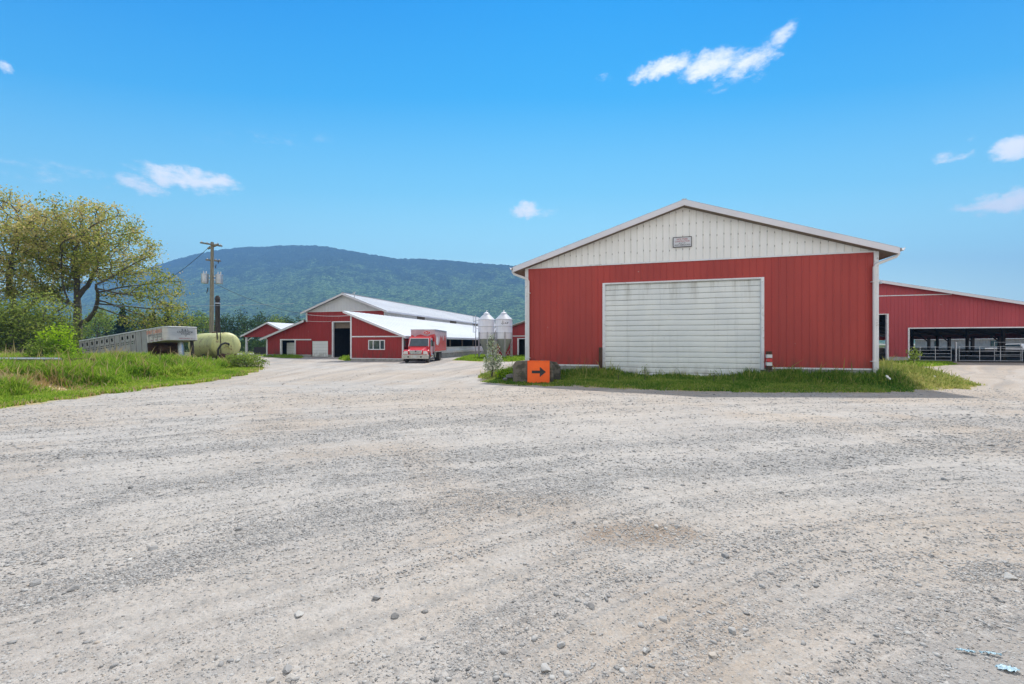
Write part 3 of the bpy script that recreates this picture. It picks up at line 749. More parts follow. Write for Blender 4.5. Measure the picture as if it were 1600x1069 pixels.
# ------------------------------------------------------------------ mountain
def mountain():
    sx = [-1400, -700, -300, 0, 100, 200, 260, 300, 340, 380, 420, 455, 500, 540, 580, 620, 660, 700, 740, 800, 860, 960, 1080, 1250, 1500, 1900, 2600]
    sy = [500, 490, 476, 462, 446, 428, 411, 400, 392, 386.5, 384, 383, 384.5, 390, 398, 404, 405.5, 407, 411, 416, 421, 432, 452, 485, 505, 515, 522]
    px = np.concatenate([np.linspace(-900, 150, 150), np.linspace(152, 900, 620), np.linspace(905, 2300, 140)])
    ty = np.interp(px, sx, sy)
    k = np.ones(9) / 9; ty2 = np.convolve(np.pad(ty, 4, 'edge'), k, 'valid')
    nr = 230
    T = np.linspace(0, 1, nr)
    D0, D1 = 900.0, 2500.0
    P, TT = np.meshgrid(px, T)
    tan = (P - 800) / F
    DD = D0 + (D1 - D0) * TT + 120 * (fbm(P * .006, TT * 2, 3, 3) - .5)
    ridge = (536 - np.interp(P, px, ty2)) / F * D1
    X = tan * DD
    prof = TT ** 1.25 * (1 - .0 * TT)
    gul = (fbm(X * .0035, DD * .0022, 9, 5) - .5)
    Z = ridge * prof * (1 + gul * .55 * (1 - TT) * TT * 3) + H * TT
    Z += (vnoise(X / 9, DD / 9, 17) + vnoise(X / 21, DD / 21, 18)) * 5.5 * (.35 + .65 * TT) - 3
    Z = np.where(TT <= 0, -30, Z)
    idx = np.arange(nr * len(px)).reshape(nr, len(px))
    Fc = np.stack([idx[:-1, :-1], idx[:-1, 1:], idx[1:, 1:], idx[1:, :-1]], -1).reshape(-1, 4)
    # back side so it is a solid ridge
    V = np.stack([X.ravel(), DD.ravel(), Z.ravel()], -1)
    back = np.stack([X[-1], DD[-1] + 350, np.full(len(px), -30.)], -1)
    n0 = len(V); V = np.concatenate([V, back])
    bi = n0 + np.arange(len(px)); last = idx[-1]
    Fc = np.concatenate([Fc, np.stack([last[:-1], last[1:], bi[1:], bi[:-1]], -1)])
    m, t, p, o = newmat('forest_mountain')
    co = t.n('ShaderNodeTexCoord').outputs['Object']
    v = t.n('ShaderNodeTexVoronoi'); t.l(co, v.inputs['Vector']); v.inputs['Scale'].default_value = 1 / 7.0
    hs = t.n('ShaderNodeSeparateColor'); t.l(v.outputs['Color'], hs.inputs[0])
    sp = t.n('ShaderNodeSeparateXYZ'); t.l(co, sp.inputs[0])
    patch = t.noise(t.map(co, (1, .6, 1.2)), 1 / 60.0, 10, .78)
    hi = t.ss(sp.outputs[2], 560, 160)                                   # deciduous woods lower down
    dec = t.ss(t.m('ADD', patch, t.m('MULTIPLY', t.m('SUBTRACT', hi, .5), .20)), .47, .60)
    dec = t.m('MULTIPLY', dec, t.ss(hs.outputs[0], .15, .6))
    con = t.mix(hs.outputs[1], (.018, .032, .014), (.060, .088, .038))
    dcl = t.mix(hs.outputs[1], (.07, .14, .045), (.21, .32, .12))
    c = t.mix(dec, con, dcl)
    t.l(c, p.inputs['Base Color']); p.inputs['Roughness'].default_value = 1.0; p.inputs['Specular IOR Level'].default_value = 0
    b = t.n('ShaderNodeBump'); b.inputs['Strength'].default_value = 1.0; b.inputs['Distance'].default_value = 6.0
    t.l(t.m('SUBTRACT', 1.0, v.outputs['Distance']), b.inputs['Height']); t.l(b.outputs[0], p.inputs['Normal'])
    ob = npmesh('hills', V, Fc, m, smooth=True)
    finish(ob, kind='structure')
mountain()

# ------------------------------------------------------------------ foliage helpers
def leaves(P, size, rng, flat=.5, rndv=None, aspect=.7):
    """one folded leaf quad per point"""
    n = len(P)
    a = rng.normal(size=(n, 3)); a /= np.linalg.norm(a, axis=1, keepdims=True)
    b = rng.normal(size=(n, 3)); b[:, 2] *= flat
    nrm = np.cross(a, b); nrm /= np.linalg.norm(nrm, axis=1, keepdims=True) + 1e-9
    b = np.cross(nrm, a)
    s = size * rng.uniform(.6, 1.35, n)[:, None]
    V = np.stack([P - a * s * .5, P + b * s * .5 * aspect + nrm * s * .08, P + a * s * .5, P - b * s * .5 * aspect + nrm * s * .08], 1).reshape(-1, 3)
    Fc = np.arange(n * 4).reshape(n, 4)
    r = rng.uniform(0, 1, n) if rndv is None else rndv
    return V, Fc, np.repeat(r, 4)

def colonize(env, start, trunk_h, seed, natt=1500, step=.55, dinf=5.0, dkill=1.1, lean=(0, 0), iters=120, forks=()):
    rng = np.random.default_rng(seed)
    att = env(rng, natt)
    nodes = [np.array(start, float)]; par = [-1]; prof = [1.0]
    n0 = int(trunk_h / step)
    for k in range(n0):
        w_ = rng.normal(size=3) * .05; w_[2] = 0
        nodes.append(nodes[-1] + np.array([lean[0] * step, lean[1] * step, step]) + w_ * step); par.append(len(nodes) - 2); prof.append(1.0 - .58 * (k + 1) / n0)
    for (h, dirx, ln) in forks:                              # strong limbs leaving the trunk
        i = min(range(n0 + 1), key=lambda q: abs(nodes[q][2] - start[2] - h))
        d = np.array(dirx, float); d /= np.linalg.norm(d)
        cur = i
        for k in range(int(ln / step)):
            d = d + rng.normal(size=3) * .12 + np.array([0, 0, .03]); d /= np.linalg.norm(d)
            nodes.append(nodes[cur] + d * step); par.append(cur); cur = len(nodes) - 1; prof.append(.36 * (1 - k / (ln / step)) + .10)
    Nn = np.array(nodes); alive = np.ones(len(att), bool)
    for it in range(iters):
        A = att[alive]
        if len(A) < 8 or len(Nn) > 5200: break
        D = np.linalg.norm(A[:, None, :] - Nn[None], axis=2) if len(A) * len(Nn) < 4e6 else None
        if D is None:
            j = np.empty(len(A), int); dm = np.empty(len(A))
            for q in range(0, len(A), 300):
                dd = np.linalg.norm(A[q:q + 300, None, :] - Nn[None], axis=2); j[q:q + 300] = dd.argmin(1); dm[q:q + 300] = dd.min(1)
        else:
            j = D.argmin(1); dm = D.min(1)
        ok = dm < dinf
        if not ok.any(): dinf *= 1.5; continue
        dirs = np.zeros((len(Nn), 3)); cnt = np.zeros(len(Nn))
        dv = (A - Nn[j]) / (dm[:, None] + 1e-6)
        np.add.at(dirs, j[ok], dv[ok]); np.add.at(cnt, j[ok], 1)
        g = np.where(cnt > 0)[0]
        d = dirs[g] + rng.normal(size=(len(g), 3)) * .25 + np.array([0, 0, .08])
        d /= np.linalg.norm(d, axis=1, keepdims=True) + 1e-6
        new = Nn[g] + d * step
        par += list(g); Nn = np.concatenate([Nn, new])
        ia = np.where(alive)[0]
        dk = np.full(len(ia), 9e9)
        for q in range(0, len(ia), 400):
            dk[q:q + 400] = np.linalg.norm(att[ia[q:q + 400]][:, None] - new[None], axis=2).min(1)
        alive[ia[dk < dkill]] = False
    pr = np.zeros(len(Nn)); pr[:len(prof)] = prof
    return Nn, np.array(par), pr

def branch_mesh(Nn, par, r_tip=.018, ex=2.15, rmax=9, nside=5, flare=0.0, prof=None, trunk_r=0.0):
    n = len(Nn); acc = np.zeros(n); kids = np.zeros(n, int)
    for i in range(n - 1, 0, -1):
        if kids[i] == 0: acc[i] = r_tip ** ex
        acc[par[i]] += acc[i]; kids[par[i]] += 1
    rad = np.minimum(np.maximum(acc, r_tip ** ex) ** (1 / ex), rmax)
    if prof is not None and trunk_r > 0: rad = np.maximum(rad, prof * trunk_r)
    z0 = Nn[0][2]
    if flare: rad = rad * (1 + flare * np.exp(-(Nn[:, 2] - z0) / .5) * (rad > rad.max() * .6))
    i = np.arange(1, n); p = par[1:]
    a = Nn[p]; b = Nn[i]; d = b - a; d /= np.linalg.norm(d, axis=1, keepdims=True) + 1e-9
    up = np.where(np.abs(d[:, 2:3]) < .9, [[0, 0, 1.]], [[1., 0, 0]])
    u = np.cross(d, up); u /= np.linalg.norm(u, axis=1, keepdims=True); v = np.cross(d, u)
    ra = np.minimum(rad[p], rad[i] * 1.35)[:, None]; rb = rad[i][:, None]
    th = np.arange(nside) * 2 * np.pi / nside
    V = []
    for k in range(nside): V.append(a + (u * math.cos(th[k]) + v * math.sin(th[k])) * ra)
    for k in range(nside): V.append(b + d * rb * .4 + (u * math.cos(th[k]) + v * math.sin(th[k])) * rb)
    V = np.stack(V, 1).reshape(-1, 3)
    base = (np.arange(n - 1) * 2 * nside)[:, None]
    Fc = []
    for k in range(nside): Fc.append(np.concatenate([base + k, base + (k + 1) % nside, base + nside + (k + 1) % nside, base + nside + k], 1))
    return V, np.stack(Fc, 1).reshape(-1, 4), rad, kids

def ellipsoids(es):
    def f(rng, n):
        out = []; w_ = np.array([e[3] * e[4] * e[5] for e in es]); w_ = w_ / w_.sum()
        for e, q in zip(es, w_):
            k = int(n * q) + 1
            v = rng.normal(size=(k, 3)); v /= np.linalg.norm(v, axis=1, keepdims=True)
            rr = rng.uniform(.15, 1, k) ** (1 / 2.2)
            out.append(np.array(e[:3]) + v * rr[:, None] * np.array(e[3:6]))
        return np.concatenate(out)
    return f

def tree(name, label, es, base, trunk_h, seed, mat, natt=1500, leaf=.17, per=9, spread=.5, lean=(0, 0), forks=(), r_tip=.018, step=.55, dkill=1.1, cat='tree', group=None, bark='bark', thin=.0, colorfn=None, rmax=9, trunk_r=0.0):
    rng = np.random.default_rng(seed + 100)
    Nn, par, prof = colonize(ellipsoids(es), (0, 0, -.3), trunk_h, seed, natt, step, 5 * step / .55, dkill, lean, forks=forks)
    V, Fc, rad, kids = branch_mesh(Nn, par, r_tip, flare=.5, rmax=rmax, prof=prof, trunk_r=trunk_r, nside=7 if trunk_r > 0 else 5)
    t = thing(name, label, cat, base, 0, group)
    npmesh('trunk', V, Fc, bark, t, smooth=True)
    tips = np.where(rad < r_tip * 2.1)[0]
    tips = tips[rng.uniform(size=len(tips)) > thin]
    P = np.repeat(Nn[tips], per, 0); clump = np.repeat(rng.uniform(-.25, .25, len(tips)), per)
    P = P + rng.normal(size=P.shape) * spread * np.array([1, 1, .75])
    r = np.clip(rng.uniform(.1, .9, len(P)) * .6 + .2 + clump, 0, 1)
    if colorfn is not None: r = np.clip(colorfn(P, r), 0, 1)
    LV, LF, Lr = leaves(P, leaf, rng, rndv=r)
    npmesh('crown', LV, LF, mat, t, rnd=Lr)
    return t

# ------------------------------------------------------------------ grass
def blades(x, y, hgt, wid, seed, lean=.35):
    rng = np.random.default_rng(seed); n = len(x)
    z = gh(x, y) - .02
    ph = rng.uniform(0, 2 * np.pi, n); d = np.stack([np.cos(ph), np.sin(ph)], -1)
    pw = rng.uniform(0, 2 * np.pi, n); wd = np.stack([np.cos(pw), np.sin(pw), np.zeros(n)], -1) * wid[:, None] * .5
    ln = rng.uniform(.1, 1, n) * lean
    h = hgt * rng.uniform(.55, 1.15, n)
    B = np.stack([x, y, z], -1)
    Mi = B + np.stack([d[:, 0] * ln * h * .35, d[:, 1] * ln * h * .35, h * .6], -1)
    Tp = B + np.stack([d[:, 0] * ln * h * 1.1, d[:, 1] * ln * h * 1.1, h * (1 - .25 * ln)], -1)
    V = np.stack([B - wd, B + wd, Mi + wd * .8, Mi - wd * .8, Tp + wd * .1, Tp - wd * .1], 1).reshape(-1, 3)
    k = (np.arange(n) * 6)[:, None]
    Fc = np.concatenate([k + [[0, 1, 2, 3]], k + [[3, 2, 4, 5]]], 0)
    return V, Fc
def in_poly(P, n, seed, box=None):
    rng = np.random.default_rng(seed); P = np.asarray(P)
    x0, y0, x1, y1 = box if box else (P[:, 0].min(), P[:, 1].min(), P[:, 0].max(), P[:, 1].max())
    x = rng.uniform(x0, x1, n); y = rng.uniform(y0, y1, n)
    d = sdist(P, x, y)
    k = d > -.45 + .55 * vnoise(x * 3, y * 3, 3) + .5 * vnoise(x * .9, y * .9, 8) + rng.uniform(-.15, .15, n)
    return x[k], y[k], d[k]
def in_view(x, y, m=1.0):
    return (y > 1) & (np.abs(x) < 1.24 * y + m)

def make_grass():
    rng = np.random.default_rng(5)
    # left verge, banked behind its edge
    x, y, d = in_poly(G1, 620000, 11, (-42, 9, -17 + 8, 31))
    k = in_view(x, y); x, y, d = x[k], y[k], d[k]
    tall = sstep(d + (fbm(x * .5, y * .5, 7, 3) - .5) * 1.6, 1.6, 2.6)
    cl = fbm(x * 1.3, y * 1.3, 13, 3)
    cx, cy = gp(42, 612)
    bare = np.exp(-(((x - cx) / 1.8) ** 2 + ((y - cy) / .85) ** 2)) * 1.5
    back = sstep(y, 25, 27)
    h = (.08 + .16 * cl) * (1 - tall) + tall * (.14 + .66 * sstep(cl, .25, .8))
    h *= 1 - .45 * np.clip(bare, 0, 1)
    keep = rng.uniform(size=len(x)) > np.clip(bare, 0, .85) + .3 * back
    x, y, d, tall, cl, bare, h = (q[keep] for q in (x, y, d, tall, cl, bare, h))
    stalk = rng.uniform(size=len(x)) < .012 * tall
    h = np.where(stalk, h * 1.5 + .1, h)
    V, Fc = blades(x, y, h, .020 + .0012 * y, 3, .6)
    r = np.clip(-.05 + 1.1 * fbm(x * .6, y * .6, 19, 3) + rng.normal(size=len(x)) * .2 + (1 - tall) * .15, 0, 1)
    n = len(x)
    dry = (rng.uniform(size=n) < np.clip(bare * .9 + .26 * (d < .4), 0, 1)) | (rng.uniform(size=n) < .025) | stalk
    mi = np.where(dry, 1, 0); mi = np.concatenate([mi, mi])
    ob = npmesh('grass', V, Fc, ['grass', 'straw'], rnd=np.repeat(r, 6), mi=mi)
    finish(ob, 'bright green verge of long and trodden grass on the left of the yard', 'grass', kind='stuff')
    # strip in front of the large barn
    x, y, d = in_poly(G2, 330000, 12)
    ux, uy = x - .76, y - 23.0
    th = R(15.95); u = ux * math.cos(th) - uy * math.sin(th); v = ux * math.sin(th) + uy * math.cos(th)
    out = (v < -.08) | (u < -.1) | (u > 15.95)
    x, y, d, u, v = (q[out] for q in (x, y, d, u, v))
    cl = fbm(x * 1.2, y * 1.2, 23, 3)
    wall = sstep(v, -2.4, -.6)
    doorway = sstep(u, 4.6, 5.4) * sstep(-u, -10.9, -9.9)
    lobe = sstep(u, 15.6, 16.6)
    rgt = sstep(u, 15.7, 16.6); lf = sstep(-u, -5.0, -3.6)
    h = .06 + .10 * cl + wall * (.14 + .62 * cl) * (1 - .72 * doorway) * (1 - rgt) * (1 - .35 * lf) + lobe * (.16 + .38 * cl) * sstep(d, 0, 1.8)
    lft = sstep(-u, .6, 1.6); h = h * (1 - .55 * lft)
    stalk = rng.uniform(size=len(x)) < .015 * wall
    h = np.where(stalk, h * 1.6 + .12, h)
    V, Fc = blades(x, y, h, .018 + .0011 * y, 4, .5)
    r = np.clip(.05 + 1.0 * fbm(x * .9, y * .9, 29, 3) + rng.normal(size=len(x)) * .22 + .15 * (1 - wall), 0, 1)
    pl = (np.clip(.10 + lobe * .85 + lft * .5, 0, 1) > rng.uniform(size=len(x))) | stalk
    mi = np.where(pl, 1, 0); mi = np.concatenate([mi, mi])
    ob = npmesh('grass', V, Fc, ['grassd', 'grassl'], rnd=np.repeat(r, 6), mi=mi)
    finish(ob, 'uncut dark green grass growing along the front of the large red barn', 'grass', kind='stuff')
    specs = [(G3, 9000, .35, 'low grass at the foot of the distant barn with the tall open doorway'),
             (G3b, 2500, .45, 'small tuft of grass beside the tall open doorway of the distant barn'),
             (G4, 26000, .30, 'low sunlit grass around the legs of the two feed silos'),
             (G5, 22000, .26, 'dark green grass at the foot of the open sided cattle barn')]
    for i, (P, n, hh, lab) in enumerate(specs):
        x, y, d = in_poly(P, n, 40 + i)
        V, Fc = blades(x, y, hh * (.5 + fbm(x, y, 3, 2)) * sstep(d, -.2, .6), np.full(len(x), .07), 50 + i)
        r = np.clip(.2 + .6 * fbm(x * .6, y * .6, 9, 3) + rng.normal(size=len(x)) * .15, 0, 1)
        ob = npmesh('grass', V, Fc, 'grass', rnd=np.repeat(r, 6))
        finish(ob, lab, 'grass', kind='stuff')
make_grass()

# ------------------------------------------------------------------ stones
def ico():
    g = (1 + 5 ** .5) / 2
    v = np.array([(-1, g, 0), (1, g, 0), (-1, -g, 0), (1, -g, 0), (0, -1, g), (0, 1, g), (0, -1, -g), (0, 1, -g), (g, 0, -1), (g, 0, 1), (-g, 0, -1), (-g, 0, 1)], float)
    v /= np.linalg.norm(v[0])
    f = np.array([(0, 11, 5), (0, 5, 1), (0, 1, 7), (0, 7, 10), (0, 10, 11), (1, 5, 9), (5, 11, 4), (11, 10, 2), (10, 7, 6), (7, 1, 8), (3, 9, 4), (3, 4, 2), (3, 2, 6), (3, 6, 8), (3, 8, 9), (4, 9, 5), (2, 4, 11), (6, 2, 10), (8, 6, 7), (9, 8, 1)])
    return v, f
def gravel():
    rng = np.random.default_rng(21)
    bv, bf = ico()
    X = []; Y = []; Sz = []
    for (d0, d1, n, s0, s1) in [(1.5, 3.4, 60000, .0035, .009), (3.2, 6, 72000, .006, .013), (6, 10, 42000, .010, .020), (10, 17, 22000, .016, .030), (1.6, 5, 2800, .010, .022), (5, 12, 2500, .018, .036), (12, 30, 1800, .03, .05)]:
        y = rng.uniform(d0, d1, n); x = rng.uniform(-1.25, 1.25, n) * y
        X.append(x); Y.append(y); Sz.append(s0 + (s1 - s0) * rng.uniform(0, 1, n) ** 2.2)
    x = np.concatenate(X); y = np.concatenate(Y); s = np.concatenate(Sz)
    cb = coarse_band(x, y)
    clump = fbm(x * 2.5, y * 2.5, 77, 3)
    pr = .13 + .12 * streak(x, y) + cb * .85 + sstep(clump, .5, .72) * .30
    px_, py_ = gp(1000, 832)
    pr = pr + .8 * np.exp(-(((x - px_) / .7) ** 2 + ((y - py_) / .35) ** 2))
    k = (rng.uniform(size=len(x)) < pr) & (gdist(x, y) < 0)
    x, y, s, cb = x[k], y[k], s[k], cb[k]
    n = len(x)
    z = gh(x, y)
    V = bv[None] * (1 + rng.uniform(-.38, .30, (n, 12, 1))) + rng.uniform(-.18, .18, (n, 12, 3))
    sc = np.stack([s * rng.uniform(.8, 1.4, n), s * rng.uniform(.7, 1.1, n), s * rng.uniform(.35, .75, n)], -1)
    V = V * sc[:, None]
    a = rng.uniform(0, 2 * np.pi, n); c, q = np.cos(a)[:, None], np.sin(a)[:, None]
    V = np.stack([V[..., 0] * c - V[..., 1] * q, V[..., 0] * q + V[..., 1] * c, V[..., 2]], -1)
    V += np.stack([x, y, z + sc[:, 2] * .05], -1)[:, None]
    Fc = (bf[None] + (np.arange(n) * 12)[:, None, None]).reshape(-1, 3)
    r = np.clip(rng.beta(2.2, 2.4, n) + .04 - cb * .10, 0, 1)
    ob = npmesh('gravel', V.reshape(-1, 3), Fc, 'stone', rnd=np.repeat(r, 12))
    finish(ob, 'loose grey gravel scattered in strips across the yard', 'gravel', kind='stuff')
gravel()

def rock_mesh(seed, sub=3, flat=True):
    import bmesh
    rng = random.Random(seed)
    bm = bmesh.new(); bmesh.ops.create_icosphere(bm, subdivisions=sub, radius=1.0)
    planes = [(Vector((rng.gauss(0, 1), rng.gauss(0, 1), rng.gauss(0, 1))).normalized(), rng.uniform(.48, .8)) for _ in range(11)]
    for v in bm.verts:
        for nrm, d in planes:
            t = v.co.dot(nrm)
            if t > d: v.co -= nrm * (t - d) * .97
        v.co *= 1 + rng.uniform(-.05, .05)
    me = bpy.data.meshes.new('rock'); bm.to_mesh(me); bm.free()
    me.materials.append(M['stone'])
    me.polygons.foreach_set('use_smooth', [False] * len(me.polygons))
    return me
ROCKS = [(812, 804, .045, .45, 'small dark angular stone alone in the pale gravel at the middle of the yard'),
         (588, 936, .038, .28, 'round grey stone lying left of the centre of the near gravel'),
         (618, 962, .040, .18, 'dark pebble just right of and below the round grey stone'),
         (467, 960, .040, .75, 'flat pale stone with a dark slit beside it in the near gravel'),
         (922, 947, .036, .12, 'blackish round stone below the brown pothole'),
         (947, 937, .024, .3, 'small dark stone near the blackish round stone'),
         (1001, 978, .036, .66, 'pale flat stone among the pebbles in the near centre'),
         (1036, 970, .040, .55, 'rounded grey stone right of the pale flat stone'),
         (1008, 1018, .034, .72, 'light egg shaped stone at the near centre edge of the brown patch'),
         (1114, 1027, .042, .85, 'whitish egg shaped stone nearest the bottom right of centre'),
         (1144, 989, .040, .6, 'knobbly grey stone on the coarse gravel right of centre'),
         (852, 1047, .044, .6, 'broad tan grey stone at the very bottom of the frame'),
         (878, 1007, .036, .55, 'grey cobble just above the broad tan grey stone'),
         (448, 1046, .040, .35, 'dark cobble touching a light one at the bottom left of centre'),
         (456, 1058, .042, .80, 'light cobble touching a dark one at the bottom left of centre'),
         (1577, 907, .060, .70, 'flat pale slab half sunk near the right edge of the yard'),
         (54, 912, .050, .25, 'dark flat stone at the left edge of the near gravel'),
         (116, 920, .042, .2, 'dark grey stone right of the flat one in the coarse strip at left'),
         (1025, 820, .038, .78, 'pale stone at the far rim of the brown pothole'),
         (1058, 820, .040, .55, 'tan stone on the right rim of the brown pothole'),
         (930, 819, .036, .70, 'light stone on the left rim of the brown pothole'),
         (1133, 868, .045, .3, 'two toned stone standing alone right of the pothole'),
         (205, 762, .05, .2, 'dark stone in the coarse strip at the far left'),
         (373, 828, .045, .2, 'dark stone in the second coarse strip on the left'),
         (240, 855, .05, .3, 'dark elongated stone on the left side of the yard')]
for i, (ix, iy, r_, tone, lab) in enumerate(ROCKS):
    me = rock_mesh(300 + i)
    a = me.attributes.new('rnd', 'FLOAT', 'POINT'); a.data.foreach_set('value', [tone] * len(me.vertices))
    X_, Y_ = gp(ix, iy)
    o = bpy.data.objects.new('rock', me); COL.objects.link(o)
    r_ *= .80
    o.location = (X_, Y_, gz(X_, Y_) + r_ * .12)
    o.scale = (r_ * random.uniform(.9, 1.3), r_ * random.uniform(.8, 1.05), r_ * random.uniform(.6, .8))
    o.rotation_euler = (0, 0, random.uniform(0, 6))
    finish(o, lab, 'stone', 'larger stones lying on the gravel yard')
# ================================================================== BUILDINGS
TH = R(15.95)
# ---------------- large red barn
def big_barn():
    t = thing('barn', 'large red barn with white gable and wide white roller door nearest the camera', 'barn', (.76, 23.0, 0), -TH)
    Wd, Z0, ZE, RZ, L = 15.8, .66, 5.80, 8.44, 26.0
    mid = Wd / 2
    slope = .332
    # concrete footing
    f = MB(); f.box(-.03, 4.05, -.03, .2, -.4, Z0 - .06); f.box(11.4, Wd + .03, -.03, .2, -.4, Z0 - .06)
    f.box(-.03, .2, .2, L, -.4, Z0 - .06); f.box(Wd - .2, Wd + .03, .2, L, -.4, Z0 - .06); f.box(.2, Wd - .2, L - .2, L, -.4, Z0 - .06)
    f.split('foundation', 'conc', t, bevel=.01)
    m = MB()
    siding(m, 0, Wd, Z0, ZE, frontp(0), .305, .020, holes=[(4.12, 11.32, 0, 4.80)])
    m.build('wall', 'red', t, fixn=False)
    for fn, a_, z_ in ((rightp(Wd), L, ZE + .05), (leftp(0), L, ZE + .05), (backp(L), Wd, ZE)):
        m = MB(); siding(m, 0, a_, Z0, z_, fn, .305, .02); m.build('wall', 'red', t, fixn=False)
    g = MB()
    def top(u): return RZ - .03 - slope * abs(u - mid)
    top.peak = mid
    siding(g, 0, Wd, ZE + .02, top, frontp(.012), .305, .018, off=.1)
    g.build('gable', 'gable', t, fixn=False)
    g = MB(); siding(g, 0, Wd, ZE + .02, top, backp(L - .012), .61, .02); g.build('gable', 'gable', t, fixn=False)
    # trim
    b = MB(); b.box(.07, Wd - .07, -.045, -.012, ZE - .03, ZE + .035)
    b.box(.12, 3.98, -.06, -.025, Z0 - .055, Z0 + .02); b.box(11.5, Wd - .14, -.06, -.025, Z0 - .055, Z0 + .02)
    b.split('trim', 'trim', t, bevel=.004)
    for x0, x1 in ((-.05, .13), (Wd - .13, Wd + .05)):
        c = MB(); c.box(x0, x1, -.05, .14, Z0 - .05, ZE + (.0)); c.build('corner_trim', 'trim', t, bevel=.006)
    # door frame, door
    d = MB(); d.box(4.04, 4.17, -.075, .10, .55, 4.86); d.box(11.27, 11.40, -.075, .10, .55, 4.86); d.box(4.17, 11.27, -.075, .10, 4.79, 4.86)
    d.split('door_frame', 'trim', t, bevel=.006)
    dj = MB(); dj.box(3.98, 4.17, .0, .2, -.2, .548); dj.box(11.27, 11.46, .0, .2, -.2, .548); dj.split('door_jamb_footing', 'concd', t, bevel=.02)
    dr = MB()
    z = .06; rows = []
    rng = random.Random(4)
    while z < 4.9:
        h = .262 + rng.uniform(-.008, .008)
        rows.append((z, min(z + h, 4.95))); z += h
    for (a, c) in rows:                                   # interlocking horizontal slats, each slightly bowed
        j = rng.uniform(-.006, .006)
        n = 24
        vs = []
        for i in range(n + 1):
            u = 4.15 + (11.29 - 4.15) * i / n
            bow = .012 * math.sin(i * .9 + a * 3) + j
            sag = .012 * math.sin(i * .5 + a * 1.3)
            for (dd, zz) in ((.072, a + .006), (.050, a + .030), (.044, (a + c) / 2), (.050, c - .022), (.075, c - .004)):
                vs.append((u, dd + bow * .5, zz + sag * .35))
        fs = []
        for i in range(n):
            for q in range(4): fs.append((i * 5 + q, (i + 1) * 5 + q, (i + 1) * 5 + q + 1, i * 5 + q + 1))
        dr.add(vs, fs)
    dr.build('roller_door', 'door', t, fixn=False)
    gr = MB(); gr.box(4.2, 11.2, .115, .14, .05, 4.9); gr.build('door_backing', 'black', t)  # black sheet added so the slat gaps read as dark shade lines
    # roof
    ov, fo = .62, .42
    r = MB()
    eL = (-ov, mid - 0, 0)
    ze = RZ + .25 - slope * (mid + ov)
    roof_plane(r, (-ov, -fo, ze), (-ov, L + fo, ze), (mid, -fo, RZ + .25), (mid, L + fo, RZ + .25), .035)
    roof_plane(r, (Wd + ov, -fo, ze), (Wd + ov, L + fo, ze), (mid, -fo, RZ + .25), (mid, L + fo, RZ + .25), .035)
    r.box(mid - .10, mid + .10, -fo - .01, L + fo, RZ + .22, RZ + .262)
    r.build('roof', 'roofd', t, fixn=False)
    fb = MB()
    for sgn in (-1, 1):
        e = mid + sgn * (mid + ov)
        P = [(mid, RZ + .215), (e, ze - .035), (e, ze - .29), (mid, RZ - .045)]
        fb.prism(P, -fo - .02, -fo + .02, 'y')
    fb.build('fascia', 'fascia', t)
    so = MB()
    for sgn in (-1, 1):
        e = mid + sgn * (mid + ov - .04); i_ = mid + sgn * mid
        so.add([(mid, -fo + .02, RZ - .02), (e, -fo + .02, ze - .26), (e, .0, ze - .26), (mid, 0, RZ - .02)], [(0, 1, 2, 3)])
        so.add([(i_, 0, ze - .25 + slope * ov), (e, 0, ze - .25), (e, L, ze - .25), (i_, L, ze - .25 + slope * ov)], [(0, 1, 2, 3)])
        so.box(min(e, e + sgn * .03), max(e, e + sgn * .03), -fo + .02, L, ze - .27, ze - .05)
    so.build('soffit', 'wood', t)
    # gutters with downspouts
    for sgn in (-1, 1):
        e = mid + sgn * (mid + ov + .03); wx = mid + sgn * (mid - .16)
        gt = MB()
        prof = [(0, 0), (.02, -.10), (.05, -.125), (.10, -.12), (.13, -.03), (.14, .0), (.125, .0), (.11, -.03), (.085, -.105), (.05, -.11), (.03, -.09), (.015, 0)]
        gt.prism([(e + sgn * p, ze - .03 + q) for p, q in prof], -fo - .06, L + fo, 'y')
        gu = gt.build('gutter', 'pipe', t)
        dp = MB()
        ex = e + sgn * .06
        dp.tube([(ex, -.12, ze - .13), (ex, -.13, ze - .24), (ex - sgn * .08, -.14, ze - .34), (wx + sgn * .26, -.14, ze - .56), (wx + sgn * .08, -.14, ze - .64), (wx, -.14, ze - .76), (wx, -.14, 2.6),
                 (wx, -.14, .95), (wx + .01, -.17, .3)], .062, 12)
        o = dp.build('downspout', 'pipe', t, smooth=True)
        bk = MB()
        for zz in (4.45, .98): bk.box(wx - .10, wx + .10, -.215, -.02, zz, zz + .035)
        bk.split('pipe_bracket', 'pipe', o)
    # small sign board
    sg = MB(); cx, cz = mid - .05, 6.72
    sg.box(cx - .40, cx + .40, -.055, -.030, cz - .22, cz + .22)
    s0 = sg.build('sign_board', 'gable2', t)
    ed = MB()
    for q in ((cx - .43, cx - .40, cz - .25, cz + .25), (cx + .40, cx + .43, cz - .25, cz + .25), (cx - .40, cx + .40, cz - .25, cz - .22), (cx - .40, cx + .40, cz + .22, cz + .25)):
        ed.box(q[0], q[1], -.062, -.028, q[2], q[3])
    ed.build('sign_edge', 'black', s0)
    for s_, z_, w_, h_, mt in (('HOLTNER', .14, .50, .085, 'redtext'), ('CONSTRUCTION', .035, .66, .075, 'redtext'), ('BUILT BY', -.055, .30, .05, 'black'), ('VALLEY FARM BUILDINGS', -.145, .72, .075, 'black')):
        tx = MB(); add_text(tx, s_, (cx, -.0565, cz + z_), (1, 0, 0), (0, 0, 1), w_, h_); tx.build('lettering', mt, s0)
